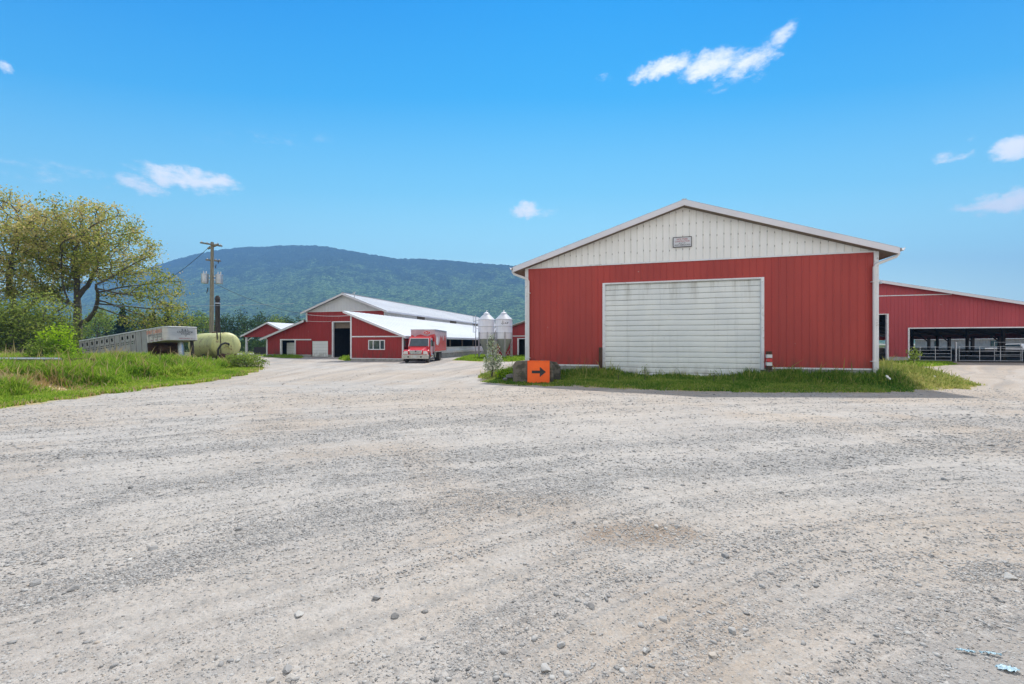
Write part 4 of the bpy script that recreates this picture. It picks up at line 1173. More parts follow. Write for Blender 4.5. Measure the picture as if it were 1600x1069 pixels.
    # little lamp fitting on the right wall side
    lm = MB(); lm.box(Wd + .03, Wd + .16, .10, .16, 4.46, 4.50); lm.lathe([(.02, 0), (.06, -.04), (.065, -.1), (.0, -.11)], 10, (Wd + .18, .13, 4.50)); lm.build('yard_lamp', 'galv', t)
    return t
big_barn()

# ---------------- open sided cattle barn on the right
def cattle_barn():
    O = (34.4, 41.4)
    t = thing('barn', 'rosy red cattle barn with a wide open front and steel gates, behind the large barn', 'barn', (O[0], O[1], 0), -TH)
    # local u: 0 at the sliver beside the large barn, grows to the right
    zt = lambda u: 7.85 - .222 * u
    u0, u1, L = -6.0, 22.0, 44.0
    top = zt
    m = MB()
    siding(m, u0, u1, .48, top, frontp(0), .30, .02, holes=[(-1.2, 1.62, 0, 4.55), (3.35, 20.5, 0, 3.17)])
    m.build('wall', 'redp', t, fixn=False)
    for a0_, a1_, z0_, z1_, fn in ((0, L, 2.35, zt(u1), rightp(u1)), (0, L, .48, zt(u0), leftp(u0)), (u0, u1, 2.3, top, backp(L))):
        m = MB(); siding(m, a0_, a1_, z0_, z1_, fn, .3, .02); m.build('wall', 'redp', t, fixn=False)
    f = MB(); f.box(1.7, 3.3, -.05, .15, -.2, .475); f.box(u0, -1.25, -.05, .15, -.2, .475); f.split('foundation', 'conc', t, bevel=.01)
    k = MB(); k.box(u0, u1, L - .1, L + .1, -.2, 1.0); k.box(u1 - .1, u1 + .1, .2, L - .1, -.2, .82); k.build('rear_curb', 'conc', t)
    k = MB(); k.box(u1 - .14, u1 - .10, .2, L - .2, .85, 1.02); k.build('curb_rail', 'trim', t)
    tr = MB(); tr.box(u0, 6.6, -.06, -.02, 6.28, 6.36); tr.split('trim', 'trim', t)
    fr = MB(); fr.box(1.58, 1.74, -.08, .16, 0, 4.6); fr.box(-1.2, 1.58, -.08, .16, 4.52, 4.6); fr.split('door_frame', 'trim', t)
    fr = MB(); fr.box(3.27, 3.38, -.08, .12, .3, 3.25); fr.box(3.38, 20.5, -.08, .12, 3.15, 3.25); fr.box(13.0, 13.22, -.06, .16, 0, 3.15); fr.split('opening_frame', 'trim', t)
    r = MB(); roof_plane(r, (u1 + .7, -.5, zt(u1 + .7) + .16), (u1 + .7, L + .5, zt(u1 + .7) + .16), (u0, -.5, zt(u0) + .16), (u0, L + .5, zt(u0) + .16), .04)
    r.build('roof', 'roofd', t, fixn=False)
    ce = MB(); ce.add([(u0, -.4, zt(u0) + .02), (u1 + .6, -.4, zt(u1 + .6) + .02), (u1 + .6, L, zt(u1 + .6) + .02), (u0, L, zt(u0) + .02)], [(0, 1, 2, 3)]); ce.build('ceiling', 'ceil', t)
    fa = MB(); fa.prism([(u0, zt(u0) + .12), (u1 + .7, zt(u1 + .7) + .12), (u1 + .7, zt(u1 + .7) - .12), (u0, zt(u0) - .12)], -.52, -.47, 'y'); fa.build('fascia', 'fascia', t)
    for q in range(1, 9):                                 # inner posts, braces and rafters, one frame per bay
        ins = MB(); yy = q * 4.8
        for uu in (-2.0, 5.0, 13.5): ins.box(uu - .1, uu + .1, yy - .1, yy + .1, 0, zt(uu) - .1)
        ins.bar((u0, yy, zt(u0) - .12), (u1, yy, zt(u1) - .12), .15, .3)
        ins.build('inner_frame', 'tar', t)
    for q in range(0, 10):
        yy = .4 + q * 4.4
        p = MB(); p.box(u1 - .32, u1 - .04, yy, yy + .28, .0, 2.6); p.bar((u1 - .2, yy + .1, 1.9), (u1 - 1.7, yy + .1, 3.3), .1, .14); p.build('side_post', 'tar', t)
    fd = MB(); fd.box(5.5, 6.0, 8, 30, 0, .6)
    for q in range(12): fd.box(5.45, 5.55, 8 + q * 2, 8.08 + q * 2, 0, 1.5)
    fd.box(5.47, 5.53, 8, 30, 1.4, 1.48); fd.build('feed_bunk', 'galv', t)
    fl = MB(); fl.box(u0 + .2, u1 - .2, .3, L - .2, -.1, .05); fl.build('floor', 'tan', t)
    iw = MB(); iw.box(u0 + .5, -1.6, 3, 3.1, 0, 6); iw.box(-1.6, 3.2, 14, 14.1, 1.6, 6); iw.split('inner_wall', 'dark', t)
    return t
cb_ = cattle_barn()
def steel_gate(label, W_, H_, at, rot, nb=5, uprights=(.0, .33, .66, 1.0)):
    t = thing('gate', label, 'gate', at, rot)
    fr = MB()
    fr.tube([(0, 0, .12), (0, 0, H_)], .03, 8); fr.tube([(W_, 0, .12), (W_, 0, H_)], .03, 8)
    fr.split('upright', 'galv', t, smooth=True)
    rl = MB()
    for i in range(nb):
        z = .16 + (H_ - .2) * i / (nb - 1); rl.tube([(0, 0, z), (W_, 0, z)], .024, 8)
    rl.split('rail', 'galv', t, smooth=True)
    up = MB()
    for q in uprights[1:-1]: up.box(W_ * q - .02, W_ * q + .02, -.03, -.005, .12, H_)
    up.split('brace', 'galv', t)
    return t
def cloc(u, v, z=0):
    c, s = math.cos(TH), math.sin(TH); return (34.4 + u * c + v * s, 41.4 - u * s + v * c, z)
steel_gate('five bar steel gate left of the tall post in the wide barn opening', 3.6, 1.45, cloc(3.5, .9), -TH, 5)
steel_gate('long low steel gate right of the tall post in the wide barn opening', 4.6, 1.5, cloc(7.7, .9), -TH, 4)
steel_gate('taller narrow steel gate at the right end of the wide barn opening', 1.9, 1.9, cloc(12.4 - 1.9, 1.2), -TH, 4, (0, 1.0))
steel_gate('short steel gate inside the narrow doorway of the cattle barn', 1.5, 1.5, cloc(.0, 1.2), -TH, 5, (0, .5, 1.0))
for (u, v, h_, lab) in ((7.4, .8, 1.9, 'tall grey gate post between the two long steel gates'), (-.2, 1.0, 1.85, 'pale post at the left in the narrow barn doorway'), (.55, .9, 1.85, 'pale post beside the short gate in the narrow barn doorway')):
    mb = MB(); mb.tube([(0, 0, 0), (0, 0, h_), (0, 0, h_ + .04)], [.075, .075, .02], 12)
    o = mb.build('gate_post', 'galv', None, smooth=True); o.location = cloc(u, v); finish(o, lab, 'post')
# pale long shed seen through the cattle barn
def far_shed():
    t = thing('shed', 'long low grey shed with pale roof seen through the open cattle barn', 'shed', cloc(36, 62), R(-90) - TH)
    m = MB(); siding(m, 0, 70, .3, 2.6, frontp(0), .6, .03, holes=[(6, 7.5, 1.2, 2.2), (20, 21.5, 1.2, 2.2)]); m.build('wall', 'shedgrey', t, fixn=False)
    w_ = MB(); w_.box(6, 7.5, .05, .1, 1.2, 2.2); w_.box(20, 21.5, .05, .1, 1.2, 2.2); w_.split('window', 'glass', t)
    r = MB(); roof_plane(r, (-.5, -.8, 2.5), (70, -.8, 2.5), (-.5, 6, 4.4), (70, 6, 4.4), .05, .8); r.box(0, 70, 0.4, 5.8, 0, 2.3); r.build('roof', 'roofm', t, fixn=False)
far_shed()
def white_truck():
    t = thing('pickup_truck', 'small white pickup parked beyond the cattle barn, glimpsed over the gates', 'pickup', cloc(28, 30), R(-60))
    b = MB(); b.prism([(0, .55), (0, 1.05), (1.6, 1.1), (2.0, 1.65), (3.4, 1.7), (3.7, 1.1), (5.2, 1.05), (5.2, .5)], -.9, .9, 'y'); b.build('body', 'twhite', t, bevel=.05)
    g = MB(); g.prism([(1.75, 1.15), (2.08, 1.58), (3.3, 1.62), (3.52, 1.15)], -.91, .91, 'y'); g.build('window', 'glass', t)
    for x_ in (.95, 4.2):
        for y_ in (-.86, .66):
            wv = MB(); wv.lathe([(.2, 0), (.37, .0), (.38, .1), (.37, .2), (.2, .2)], 18, (x_, y_, .38), 'y'); wv.build('wheel', 'rubber', t)
white_truck()

# ---------------- distant barn group on the left
TL = R(14.5)
LO = (-15.5, 52.0)
def lloc(u, v, z=0):
    c, s = math.cos(TL), math.sin(TL); return (LO[0] + u * c + v * s, LO[1] - u * s + v * c, z)
def long_barn():
    t = thing('barn', 'long distant red barn with white roof, grey gable and lean-to wings', 'barn', (LO[0], LO[1], 0), -TL)
    L = 50.0; mid = -5.6; RZ = 7.9; sl = .375; zE = 5.78
    m = MB()
    ho = [(-15.1, -12.95, 0, 2.15), (-10.4, -8.05, 0, 2.05), (-7.25, -3.2, 0, 4.4)]
    siding(m, -11.2, 0, .32, zE, frontp(0), .45, .025, holes=[(a, b, c, d) for a, b, c, d in ho if a > -11])
    def lt(u): return 4.62 - (-(u) - 11.2) * .345
    siding(m, -17.4, -11.2, .32, lt, frontp(0), .45, .025, holes=[ho[0]])
    m.build('wall', 'redd', t, fixn=False)
    m = MB(); siding(m, 0, L, .32, 2.2, leftp(-17.4), .6, .02); m.build('wall', 'redd', t, fixn=False)
    m = MB(); siding(m, -17.4, 0, 3.0, lambda u: min(zE, lt(u)) if u < -11.2 else zE, backp(L), .9, .02); m.build('wall', 'redd', t, fixn=False)
    g = MB()
    def top(u): return RZ - .04 - sl * abs(u - mid)
    top.peak = mid
    siding(g, -11.2, 0, zE + .01, top, frontp(.01), .45, .02); g.build('gable', 'gable2', t, fixn=False); g = MB(); siding(g, -11.2, 0, zE, top, backp(L), .9, .02)
    g.build('gable', 'gable2', t, fixn=False)
    c = MB(); siding(c, 0, L, 4.6, zE + .12, rightp(0), .45, .025); c.build('clerestory', 'gable', t, fixn=False); c = MB(); siding(c, 0, L, 4.2, zE + .12, leftp(-11.2), .6, .025)
    c.build('clerestory', 'gable', t, fixn=False)
    for v0, v1 in ((8.4, 10.7), (20.3, 22.9), (31.5, 34.0), (42, 44)):
        lv = MB(); lv.box(.03, .09, v0, v1, 4.95, 5.7)
        for q in range(6): lv.box(.09, .12, v0 + .05, v1 - .05, 5.0 + q * .115, 5.05 + q * .115)
        lv.build('louvre_panel', 'wood', t)
    tr = MB()
    tr.box(-11.28, -11.1, -.06, .1, 4.5, zE); tr.box(-.08, .08, -.06, .1, .3, zE); tr.box(-17.48, -17.3, -.06, .1, .2, 2.3)
    tr.box(-11.1, -.08, -.05, -.015, zE - .04, zE + .03)
    tr.split('trim', 'trim', t)
    f = MB()
    for a, b in ((-17.45, -15.3), (-12.75, -10.5), (-7.95, -7.45), (-3.1, 0)): f.box(a, b, -.05, .2, -.2, .32)
    f.box(-17.5, -17.3, .2, L, -.2, .32); f.split('foundation', 'conc', t)
    # roofs
    r = MB(); ov = .55
    ze = RZ + .12 - sl * (5.6 + ov)
    roof_plane(r, (mid - 5.6 - ov, -.5, ze), (mid - 5.6 - ov, L + .5, ze), (mid, -.5, RZ + .12), (mid, L + .5, RZ + .12), .05, .9)
    roof_plane(r, (mid + 5.6 + ov, -.5, ze), (mid + 5.6 + ov, L + .5, ze), (mid, -.5, RZ + .12), (mid, L + .5, RZ + .12), .05, .9)
    roof_plane(r, (-18.1, -.5, 2.38), (-18.1, L, 2.38), (-11.22, -.5, 4.76), (-11.22, L, 4.76), .05, .9)
    rf = r.build('roof', 'roofg', t, fixn=False)
    v_ = MB(); v_.box(mid - .12, mid + .12, -.5, L + .5, RZ + .125, RZ + .18); v_.build('ridge_cap', 'roofd', rf)
    vv = MB(); vv.tube([(mid + 1.6, -.3, RZ - .6), (mid + 1.6, -.3, RZ + .05)], .05, 6); vv.bar((mid + 1.3, -.3, RZ - .02), (mid + 1.75, -.3, RZ + .2), .08, .08); vv.build('vent_pipe', 'galv', rf)
    fb = MB()
    for sg in (-1, 1):
        e = mid + sg * (5.6 + ov)
        fb.prism([(mid, RZ + .06), (e, ze - .06), (e, ze - .26), (mid, RZ - .14)], -.52, -.47, 'y')
    fb.prism([(-11.25, 4.70), (-18.1, 2.32), (-18.1, 2.1), (-11.25, 4.48)], -.52, -.47, 'y')
    fb.box(mid + 5.6 + ov, mid + 5.6 + ov + .06, -.5, L + .5, ze - .22, ze - .02)
    fb.build('fascia', 'fascia', t)
    # doors
    fr = MB(); fr.box(-15.25, -15.05, -.1, .1, 0, 2.3); fr.box(-13.0, -12.85, -.1, .1, 0, 2.15); fr.box(-15.05, -10.5, -.1, -.02, 2.15, 2.3)
    fr.box(-7.4, -7.2, -.1, .12, 0, 4.5); fr.box(-7.2, -3.2, -.1, .12, 4.4, 4.52); fr.split('door_frame', 'trim', t)
    d1 = MB()
    for q in range(5): d1.box(-15.0, -13.05, .8, .85, .05 + q * .36, .05 + q * .36 + .35)
    d1.build('door', 'door', t)
    d2 = MB()
    for q in range(5): d2.box(-10.38, -8.07, .04, .09, .05 + q * .4, .05 + q * .4 + .39)
    d2.build('door', 'door', t)
    hd = MB(); hd.box(-7.2, -3.2, .25, .3, 3.65, 4.4); hd.build('raised_door', 'wood', t)
    # interior
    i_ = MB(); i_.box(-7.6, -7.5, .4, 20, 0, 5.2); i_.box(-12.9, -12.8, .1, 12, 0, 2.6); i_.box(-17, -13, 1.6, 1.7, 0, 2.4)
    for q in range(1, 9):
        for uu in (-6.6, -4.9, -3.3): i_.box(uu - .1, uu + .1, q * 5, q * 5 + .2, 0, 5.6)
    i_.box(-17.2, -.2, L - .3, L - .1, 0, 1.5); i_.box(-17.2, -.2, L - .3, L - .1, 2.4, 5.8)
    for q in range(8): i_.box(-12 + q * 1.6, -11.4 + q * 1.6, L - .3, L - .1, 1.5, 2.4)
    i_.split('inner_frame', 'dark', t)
    # right lean-to, standing forward of the main front
    V0, U0, U1 = -8.6, 1.35, 7.2
    def lz(u): return 4.88 - (u - .9) * .372
    m = MB()
    siding(m, U0, U1, .26, lz, frontp(V0), .45, .022, holes=[(3.42, 5.16, 1.2, 2.02)])
    m.build('wing_wall', 'redd', t, fixn=False)
    m = MB(); siding(m, V0, -1.0, .26, 2.42, rightp(U1), .45, .022); m.build('wing_wall', 'redd', t, fixn=False)
    m = MB(); siding(m, V0, 0, .26, lz(U0), leftp(U0), .45, .022); m.build('wing_wall', 'redd', t, fixn=False)
    tr = MB(); tr.box(U0 - .06, U0 + .1, V0 - .05, V0 + .1, .2, 4.7); tr.box(U1 - .1, U1 + .06, V0 - .05, V0 + .1, .2, 2.5); tr.box(U0 + .1, U1 - .1, V0 - .045, V0 - .012, 2.38, 2.5)
    tr.box(U0 + .1, U1 - .1, V0 - .045, V0 - .012, .2, .28); tr.split('wing_trim', 'trim', t)
    wf = MB(); wf.box(3.36, 5.22, V0 - .05, V0 + .06, 2.02, 2.1); wf.box(3.36, 5.22, V0 - .05, V0 + .06, 1.12, 1.2)
    for x_ in (3.36, 3.87, 4.63, 5.14): wf.box(x_, x_ + .08, V0 - .048, V0 + .06, 1.2, 2.02)
    wn = wf.build('window', 'trim', t)
    pn = MB(); pn.box(3.44, 5.14, V0 + .02, V0 + .03, 1.2, 2.02); pn.build('pane', 'glass', wn)
    f = MB(); f.box(U0, U1 + .02, V0 - .02, V0 + .2, -.2, .2); f.box(U1 - .15, U1 + .02, V0 + .2, 46, -.2, .62); f.split('wing_foundation', 'conc', t)
    r = MB(); roof_plane(r, (7.62, V0 - .45, lz(7.62) + .12), (7.62, 48, lz(7.62) + .12), (.75, V0 - .45, lz(.75) + .12), (.75, 48, lz(.75) + .12), .05, .9)
    r.add([(.75, 0, lz(.75) + .05), (.75, 48, lz(.75) + .05), (.02, 48, lz(.75) + .06), (.02, 0, lz(.75) + .06)], [(0, 1, 2, 3)])
    r.build('wing_roof', 'roofm', t, fixn=False)
    fb = MB(); fb.prism([(.72, lz(.72) + .10), (7.62, lz(7.62) + .10), (7.62, lz(7.62) - .1), (.72, lz(.72) - .1)], V0 - .47, V0 - .42, 'y'); fb.box(7.62, 7.7, V0 - .45, 48, lz(7.62) - .14, lz(7.62) + .08)
    fb.build('wing_fascia', 'fascia', t)
    sd_ = MB()
    for q in range(12): sd_.box(U1 - .12, U1 + .04, -1 + q * 4.2, -.85 + q * 4.2, .6, 2.4)
    sd_.split('side_post', 'wood', t)
    cu = MB()
    n = 90
    vs = []; fs = []
    for i in range(n + 1):
        v = -.9 + 46.5 * i / n; d = .05 * math.sin(i * 1.7) + .03 * math.sin(i * .61)
        vs += [(U1 + .08 + d * .5, v, .60), (U1 + .14 + d, v, .85), (U1 + .10 + d * .6, v, 1.08), (U1 + .15, v, 1.33)]
    for i in range(n):
        for q in range(3): fs.append((i * 4 + q, i * 4 + 4 + q, i * 4 + 5 + q, i * 4 + 1 + q))
    cu.add(vs, fs); cu.build('side_curtain', 'pale', t, fixn=False)
    ib = MB(); ib.box(2.4, 2.5, -8, 45, 0, 4.2); ib.split('inner_wall', 'dark', t)
    return t
long_barn()

def open_shed():
    D = 66.0
    t = thing('shed', 'small open red shed on posts at the far left of the distant barn', 'shed', ((420 - 800) / F * D, D, 0), -TL)
    hw, zp, zl, L = 4.75, 4.95, 2.95, 15.0
    g = MB(); siding(g, -hw, hw, 2.72, type('f', (), {'__call__': lambda s, u: zp - .05 - .42 * abs(u), 'peak': 0.001})(), frontp(0), .45, .02); g.build('gable', 'redd', t, fixn=False)
    r = MB(); roof_plane(r, (-hw - .3, -.4, 2.92), (-hw - .3, L, 2.92), (0, -.4, zp + .06), (0, L, zp + .06), .05, .9); roof_plane(r, (hw + .3, -.4, 2.92), (hw + .3, L, 2.92), (0, -.4, zp + .06), (0, L, zp + .06), .05, .9)
    r.build('roof', 'roofm', t, fixn=False)
    fb = MB(); fb.prism([(0, zp), (-hw - .3, 2.86), (-hw - .3, 2.68), (0, zp - .2)], -.44, -.39, 'y'); fb.prism([(0, zp), (hw + .3, 2.86), (hw + .3, 2.68), (0, zp - .2)], -.44, -.39, 'y'); fb.build('fascia', 'fascia', t)
    for x_, y_ in ((-hw + .3, .1), (hw - .3, .1), (-hw + .3, 7), (hw - .3, 7), (-hw + .3, 14), (hw - .3, 14)):
        p = MB(); p.box(x_ - .12, x_ + .12, y_, y_ + .24, 0, 2.8); p.bar((x_, y_ + .12, 2.0), (x_ + (1.1 if x_ < 0 else -1.1), y_ + .12, 2.75), .1, .1); p.build('post', 'trim' if x_ < 0 and y_ < 1 else 'wood', t)
    k = MB(); k.box(-hw + .9, hw, 1.0, 1.2, 0, 1.15); k.build('plank_wall', 'tar', t)
open_shed()

def rear_barn():
    O = (-2.6, 54.6)
    t = thing('barn', 'dark red barn end partly hidden behind the two feed silos', 'barn', (O[0], O[1], 0), -TH)
    Wd, L = 16.0, 24.0; sl = .318
    def top(u): return 3.05 + sl * (Wd / 2 - abs(u - Wd / 2))
    top.peak = Wd / 2
    m = MB(); siding(m, 0, Wd, .25, top, frontp(0), .45, .022, holes=[(3.55, 4.9, 0, 2.3)]); m.build('wall', 'redd', t, fixn=False)
    for fn in (leftp(0), rightp(Wd)): m = MB(); siding(m, 0, L, .25, 3.05, fn, .45, .02); m.build('wall', 'redd', t, fixn=False)
    r = MB()
    for sg, e in ((-1, -.5), (1, Wd + .5)): roof_plane(r, (e, -.4, 3.02), (e, L, 3.02), (Wd / 2, -.4, 5.72), (Wd / 2, L, 5.72), .05, .9)
    r.build('roof', 'roofm', t, fixn=False)
    fb = MB()
    for e in (-.5, Wd + .5): fb.prism([(Wd / 2, 5.64), (e, 2.95), (e, 2.78), (Wd / 2, 5.47)], -.44, -.39, 'y')
    fb.build('fascia', 'wood', t)
    tr = MB(); tr.box(.1, Wd, -.05, -.012, 2.62, 2.72); tr.box(-.06, .1, -.05, .1, .2, 3.0); tr.split('trim', 'trim', t)
    fr = MB(); fr.box(3.42, 3.6, -.08, .1, 0, 2.4); fr.box(4.88, 5.05, -.08, .1, 0, 2.4); fr.box(3.6, 4.88, -.08, .1, 2.3, 2.4); fr.split('door_frame', 'trim', t)
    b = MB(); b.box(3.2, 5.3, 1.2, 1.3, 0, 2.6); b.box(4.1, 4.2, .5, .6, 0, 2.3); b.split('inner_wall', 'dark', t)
    f = MB(); f.box(0, 3.4, -.03, .2, -.2, .25); f.box(5.06, Wd, -.03, .2, -.2, .25); f.split('foundation', 'conc', t)
rear_barn()

# ---------------- feed silos
def silo(label, x, D, mark, first):
    t = thing('feed_silo', label, 'silo', (x, D, 0), 0, 'feed silos beside the distant barn')
    Rr, zc, ze, zk = .93, 2.25, 4.38, 5.02
    b = MB(); b.lathe([(Rr, zc), (Rr, 2.9), (Rr + .012, 2.91), (Rr, 2.93), (Rr, 3.6), (Rr + .012, 3.61), (Rr, 3.63), (Rr, ze)], 40); b.build('tank_body', 'silo', t, smooth=True)
    sm = MB()
    for zz in (2.9, 3.62): sm.lathe([(Rr + .004, zz - .02), (Rr + .014, zz - .015), (Rr + .014, zz + .015), (Rr + .004, zz + .02)], 40, (0, 0, 0))
    sm.split('ring_seam', 'silod', t, smooth=True)
    c = MB(); c.lathe([(Rr + .03, ze - .03), (Rr + .03, ze + .01), (.30, zk)], 40); c.build('roof_cone', 'roofm', t, smooth=True)
    l = MB(); l.lathe([(.30, zk), (.33, zk + .03), (.30, zk + .10), (.08, zk + .22), (.05, zk + .26), (.05, zk + .38), (.0, zk + .40)], 20); l.tube([(0, 0, zk + .3), (.15, 0, zk + .42)], .02, 6); l.build('lid', 'silo', t, smooth=True)
    h = MB(); h.lathe([(Rr - .005, zc), (.22, .72), (.20, .5)], 36); h.build('hopper', 'silod', t, smooth=True)
    for k in range(6):
        a = R(60 * k + 30 + 8); lx, ly = (Rr + .05) * math.cos(a), (Rr + .05) * math.sin(a)
        g = MB(); g.bar((lx, ly, 0), (lx, ly, 3.0), .10, .07, up=(lx, ly, 0)); g.build('leg', 'galv', t)
    br = MB()
    for k in range(6):
        a, b_ = R(60 * k + 38), R(60 * k + 98)
        p = lambda a_, z_: ((Rr + .06) * math.cos(a_), (Rr + .06) * math.sin(a_), z_)
        if k % 2 == 0: br.bar(p(a, .25), p(b_, 1.5), .05, .02)
        else: br.bar(p(a, 1.5), p(b_, .25), .05, .02)
    br.split('brace', 'galv', t)
    if first:
        ld = MB(); lx = -Rr - .28
        for dy in (-.2, .2): ld.tube([(lx, dy, .35), (lx, dy, 4.9)], .03, 6)
        for q in range(15): ld.tube([(lx, -.2, .5 + q * .3), (lx, .2, .5 + q * .3)], .018, 5)
        for zz in (2.4, 3.4, 4.3): ld.tube([(lx, 0, zz), (-Rr, 0, zz)], .02, 5)
        for zz in (3.0, 3.6, 4.2, 4.75): ld.tube([(lx + .02 - .32 * math.sin(a_), .34 * math.cos(a_), zz) for a_ in np.linspace(0, math.pi, 9)], .016, 5)
        for q in range(5):
            a_ = q * math.pi / 4; ld.tube([(lx + .02 - .32 * math.sin(a_), .34 * math.cos(a_), 3.0), (lx + .02 - .32 * math.sin(a_), .34 * math.cos(a_), 4.75)], .012, 4)
        ld.build('ladder', 'galv', t, smooth=True)
    if mark:
        tx = MB()
        for ch, a_, w_ in (('A', -78, .21), ('P', -62, .19)):
            a = R(a_); c0 = ((Rr + .015) * math.cos(a), (Rr + .015) * math.sin(a), 3.95)
            add_text(tx, ch, c0, (-math.sin(a), math.cos(a), 0), (0, 0, 1), w_, .17)
        for (a_, z_, s_) in ((-104, 3.90, .03), (-100, 4.05, .03), (-97, 4.17, .03), (-94, 4.05, .03), (-92, 3.92, .035), (-98, 3.93, .03), (-97, 3.82, .03)):
            a = R(a_); tx.box((Rr + .012) * math.cos(a) - s_, (Rr + .012) * math.cos(a) + s_, (Rr + .012) * math.sin(a) - .006, (Rr + .012) * math.sin(a) + .01, z_ - s_, z_ + s_)
        tx.build('maker_mark', 'black', t)
    return t
silo('left feed silo with the ladder up its side, plain white steel', -2.84, 47.6, False, True)
silo('right feed silo with dark letters AP near its top', -.90, 47.0, True, False)

# ---------------- roadside things by the large barn
def jersey():
    X, D = gp(834, 600.5)
    t = thing('concrete_block', 'big mossy concrete block carrying the orange arrow sign at the barn corner', 'concrete block', (X, D + .45, .03), R(-6))
    b = MB(); b.prism([(-.88, 0), (-.88, .78), (-.78, .95), (.10, .98), (.80, .93), (.90, .78), (.90, 0)], -.38, .40, 'y')
    o = b.build('block', 'concd', t, bevel=.04)
    l = MB(); l.tube([(0, 0, .93), (-.1, 0, 1.02), (.0, 0, 1.06), (.12, 0, 1.0), (.12, 0, .93)], .012, 6); l.build('lifting_loop', 'rust', t)
    t2 = thing('concrete_block', 'darker broken concrete block behind the right end of the arrow block', 'concrete block', (X + .72, D + 1.3, .02), R(14))
    b = MB(); b.prism([(-.45, 0), (-.5, .85), (-.2, .98), (.3, .9), (.5, .7), (.5, 0)], -.4, .4, 'y'); b.build('block', 'concd', t2, bevel=.05)
    s = thing('arrow_sign', 'square orange sign with black arrow pointing right, propped on a concrete block', 'sign', (X + .20, D - .07, .06), R(-6))
    s.rotation_euler = (R(-5), 0, R(-6))
    p = MB(); p.box(-.465, .465, 0, .02, 0, .95); p.build('panel', 'orange', s, bevel=.01)
    e = MB(); e.box(-.47, .47, -.012, .024, .9505, .975); e.box(-.485, -.4655, -.012, .024, 0, .975); e.box(.4655, .485, -.012, .024, 0, .975); e.build('rim', 'orange', s)
    a = MB(); a.prism([(-.29, .42), (-.29, .54), (.06, .54), (.06, .70), (.32, .48), (.06, .26), (.06, .42)], -.008, -.002, 'y'); a.build('arrow', 'black', s)
jersey()
for (X_, D_, r_, lab) in ((gp(797, 596)[0], 19.7, .19, 'dark boulder lying against the left end of the concrete block'), (gp(793, 600)[0] - .1, 19.0, .10, 'smaller dark stone beside the boulder and the concrete block')):
    me = rock_mesh(77 + int(r_ * 100)); a = me.attributes.new('rnd', 'FLOAT', 'POINT'); a.data.foreach_set('value', [.02] * len(me.vertices))
    o = bpy.data.objects.new('boulder', me); COL.objects.link(o); o.location = (X_, D_, .15 + r_ * .5); o.scale = (r_ * 1.2, r_, r_ * .85); finish(o, lab, 'boulder')
def mloc(u, v, z=0):
    c, s = math.cos(TH), math.sin(TH); return (.76 + u * c + v * s, 23.0 - u * s + v * c, z)
t = thing('bollard', 'rusty brown steel post at the left side of the wide roller door', 'bollard', mloc(3.96, -.30), -TH)
b = MB(); b.box(-.085, .085, -.08, .08, -.2, 1.58); b.build('post', 'rust', t, bevel=.01)
t = thing('bollard', 'brown post with red and white bands at the right side of the roller door', 'bollard', mloc(11.52, -.34), -TH)
b = MB(); b.box(-.10, .10, -.1, .1, -.2, 1.42); b.build('post', 'rust', t, bevel=.01)
b = MB(); b.box(-.22, .22, -.2, .2, -.2, .55); b.build('base', 'concd', t, bevel=.03)
for z_, mt in ((1.20, 'twhite'), (1.02, 'tred'), (.84, 'twhite')):
    q = MB(); q.box(-.106, .106, -.106, .106, z_ - .075, z_ + .075); q.build('band', mt, t)
def flower(X, Y, z, label, s=.10):
    t = thing('flower', label, 'flower', (X, Y, z))
    st = MB(); st.tube([(0, 0, -z + gz(X, Y)), (.02, 0, -z / 2), (0, 0, 0)], .008, 5); st.build('stem', 'grassd', t)
    p = MB()
    for k in range(9):
        a = k * 2 * math.pi / 9 + .2; c, q = math.cos(a), math.sin(a)
        p.add([(0, 0, .01), (c * s * .6 - q * s * .22, q * s * .6 + c * s * .22, .03), (c * s, q * s, .0), (c * s * .6 + q * s * .22, q * s * .6 - c * s * .22, .03)], [(0, 1, 2, 3)])
    o = p.build('petals', 'flower', t, fixn=False); o.rotation_euler = (R(60), 0, .3)
flower(*(lambda q: (q[0], q[1], .48))(gp(1386, 608)), 'large white flower in the shaded grass just right of the barn corner', .085)
flower(*(lambda q: (q[0] + .17, q[1] + .1, .40))(gp(1386, 608)), 'white flower close below the largest one right of the barn corner', .07)
flower(*(lambda q: (q[0], q[1], .42))(gp(1448, 597)), 'small white flower in the middle of the pale sunlit grass', .055)
flower(*(lambda q: (q[0], q[1], .36))(gp(1460, 602)), 'small white flower towards the right end of the pale sunlit grass', .055)
def litter():
    X, D = gp(1574, 1050)
    rng = np.random.default_rng(3)
    for i, (dx, dy, L_, w_, lab) in enumerate(((.0, .0, .09, .035, 'largest crumpled light blue plastic scrap in the bottom right corner'), (-.09, .13, .09, .014, 'thin light blue plastic strip above the crumpled scrap'), (.03, .11, .10, .014, 'long light blue plastic strip running off the right edge'))):
        n, m_ = 14, 5
        V = []
        for a in range(n + 1):
            for c in range(m_ + 1):
                u = a / n; v = c / m_ - .5
                x_ = dx - L_ / 2 + L_ * u; y_ = dy - .25 * L_ * (u - .5) + v * w_ * (1 - .6 * abs(2 * u - 1)) * 1.4
                V.append((X + x_, D + y_, float(gh(np.array([X + x_]), np.array([D + y_]))[0]) + .006 + .014 * rng.uniform()))
        Fc = [(a * (m_ + 1) + c, (a + 1) * (m_ + 1) + c, (a + 1) * (m_ + 1) + c + 1, a * (m_ + 1) + c + 1) for a in range(n) for c in range(m_)]
        o = npmesh('plastic_scrap', V, Fc, 'blue'); finish(o, lab, 'litter')
litter()

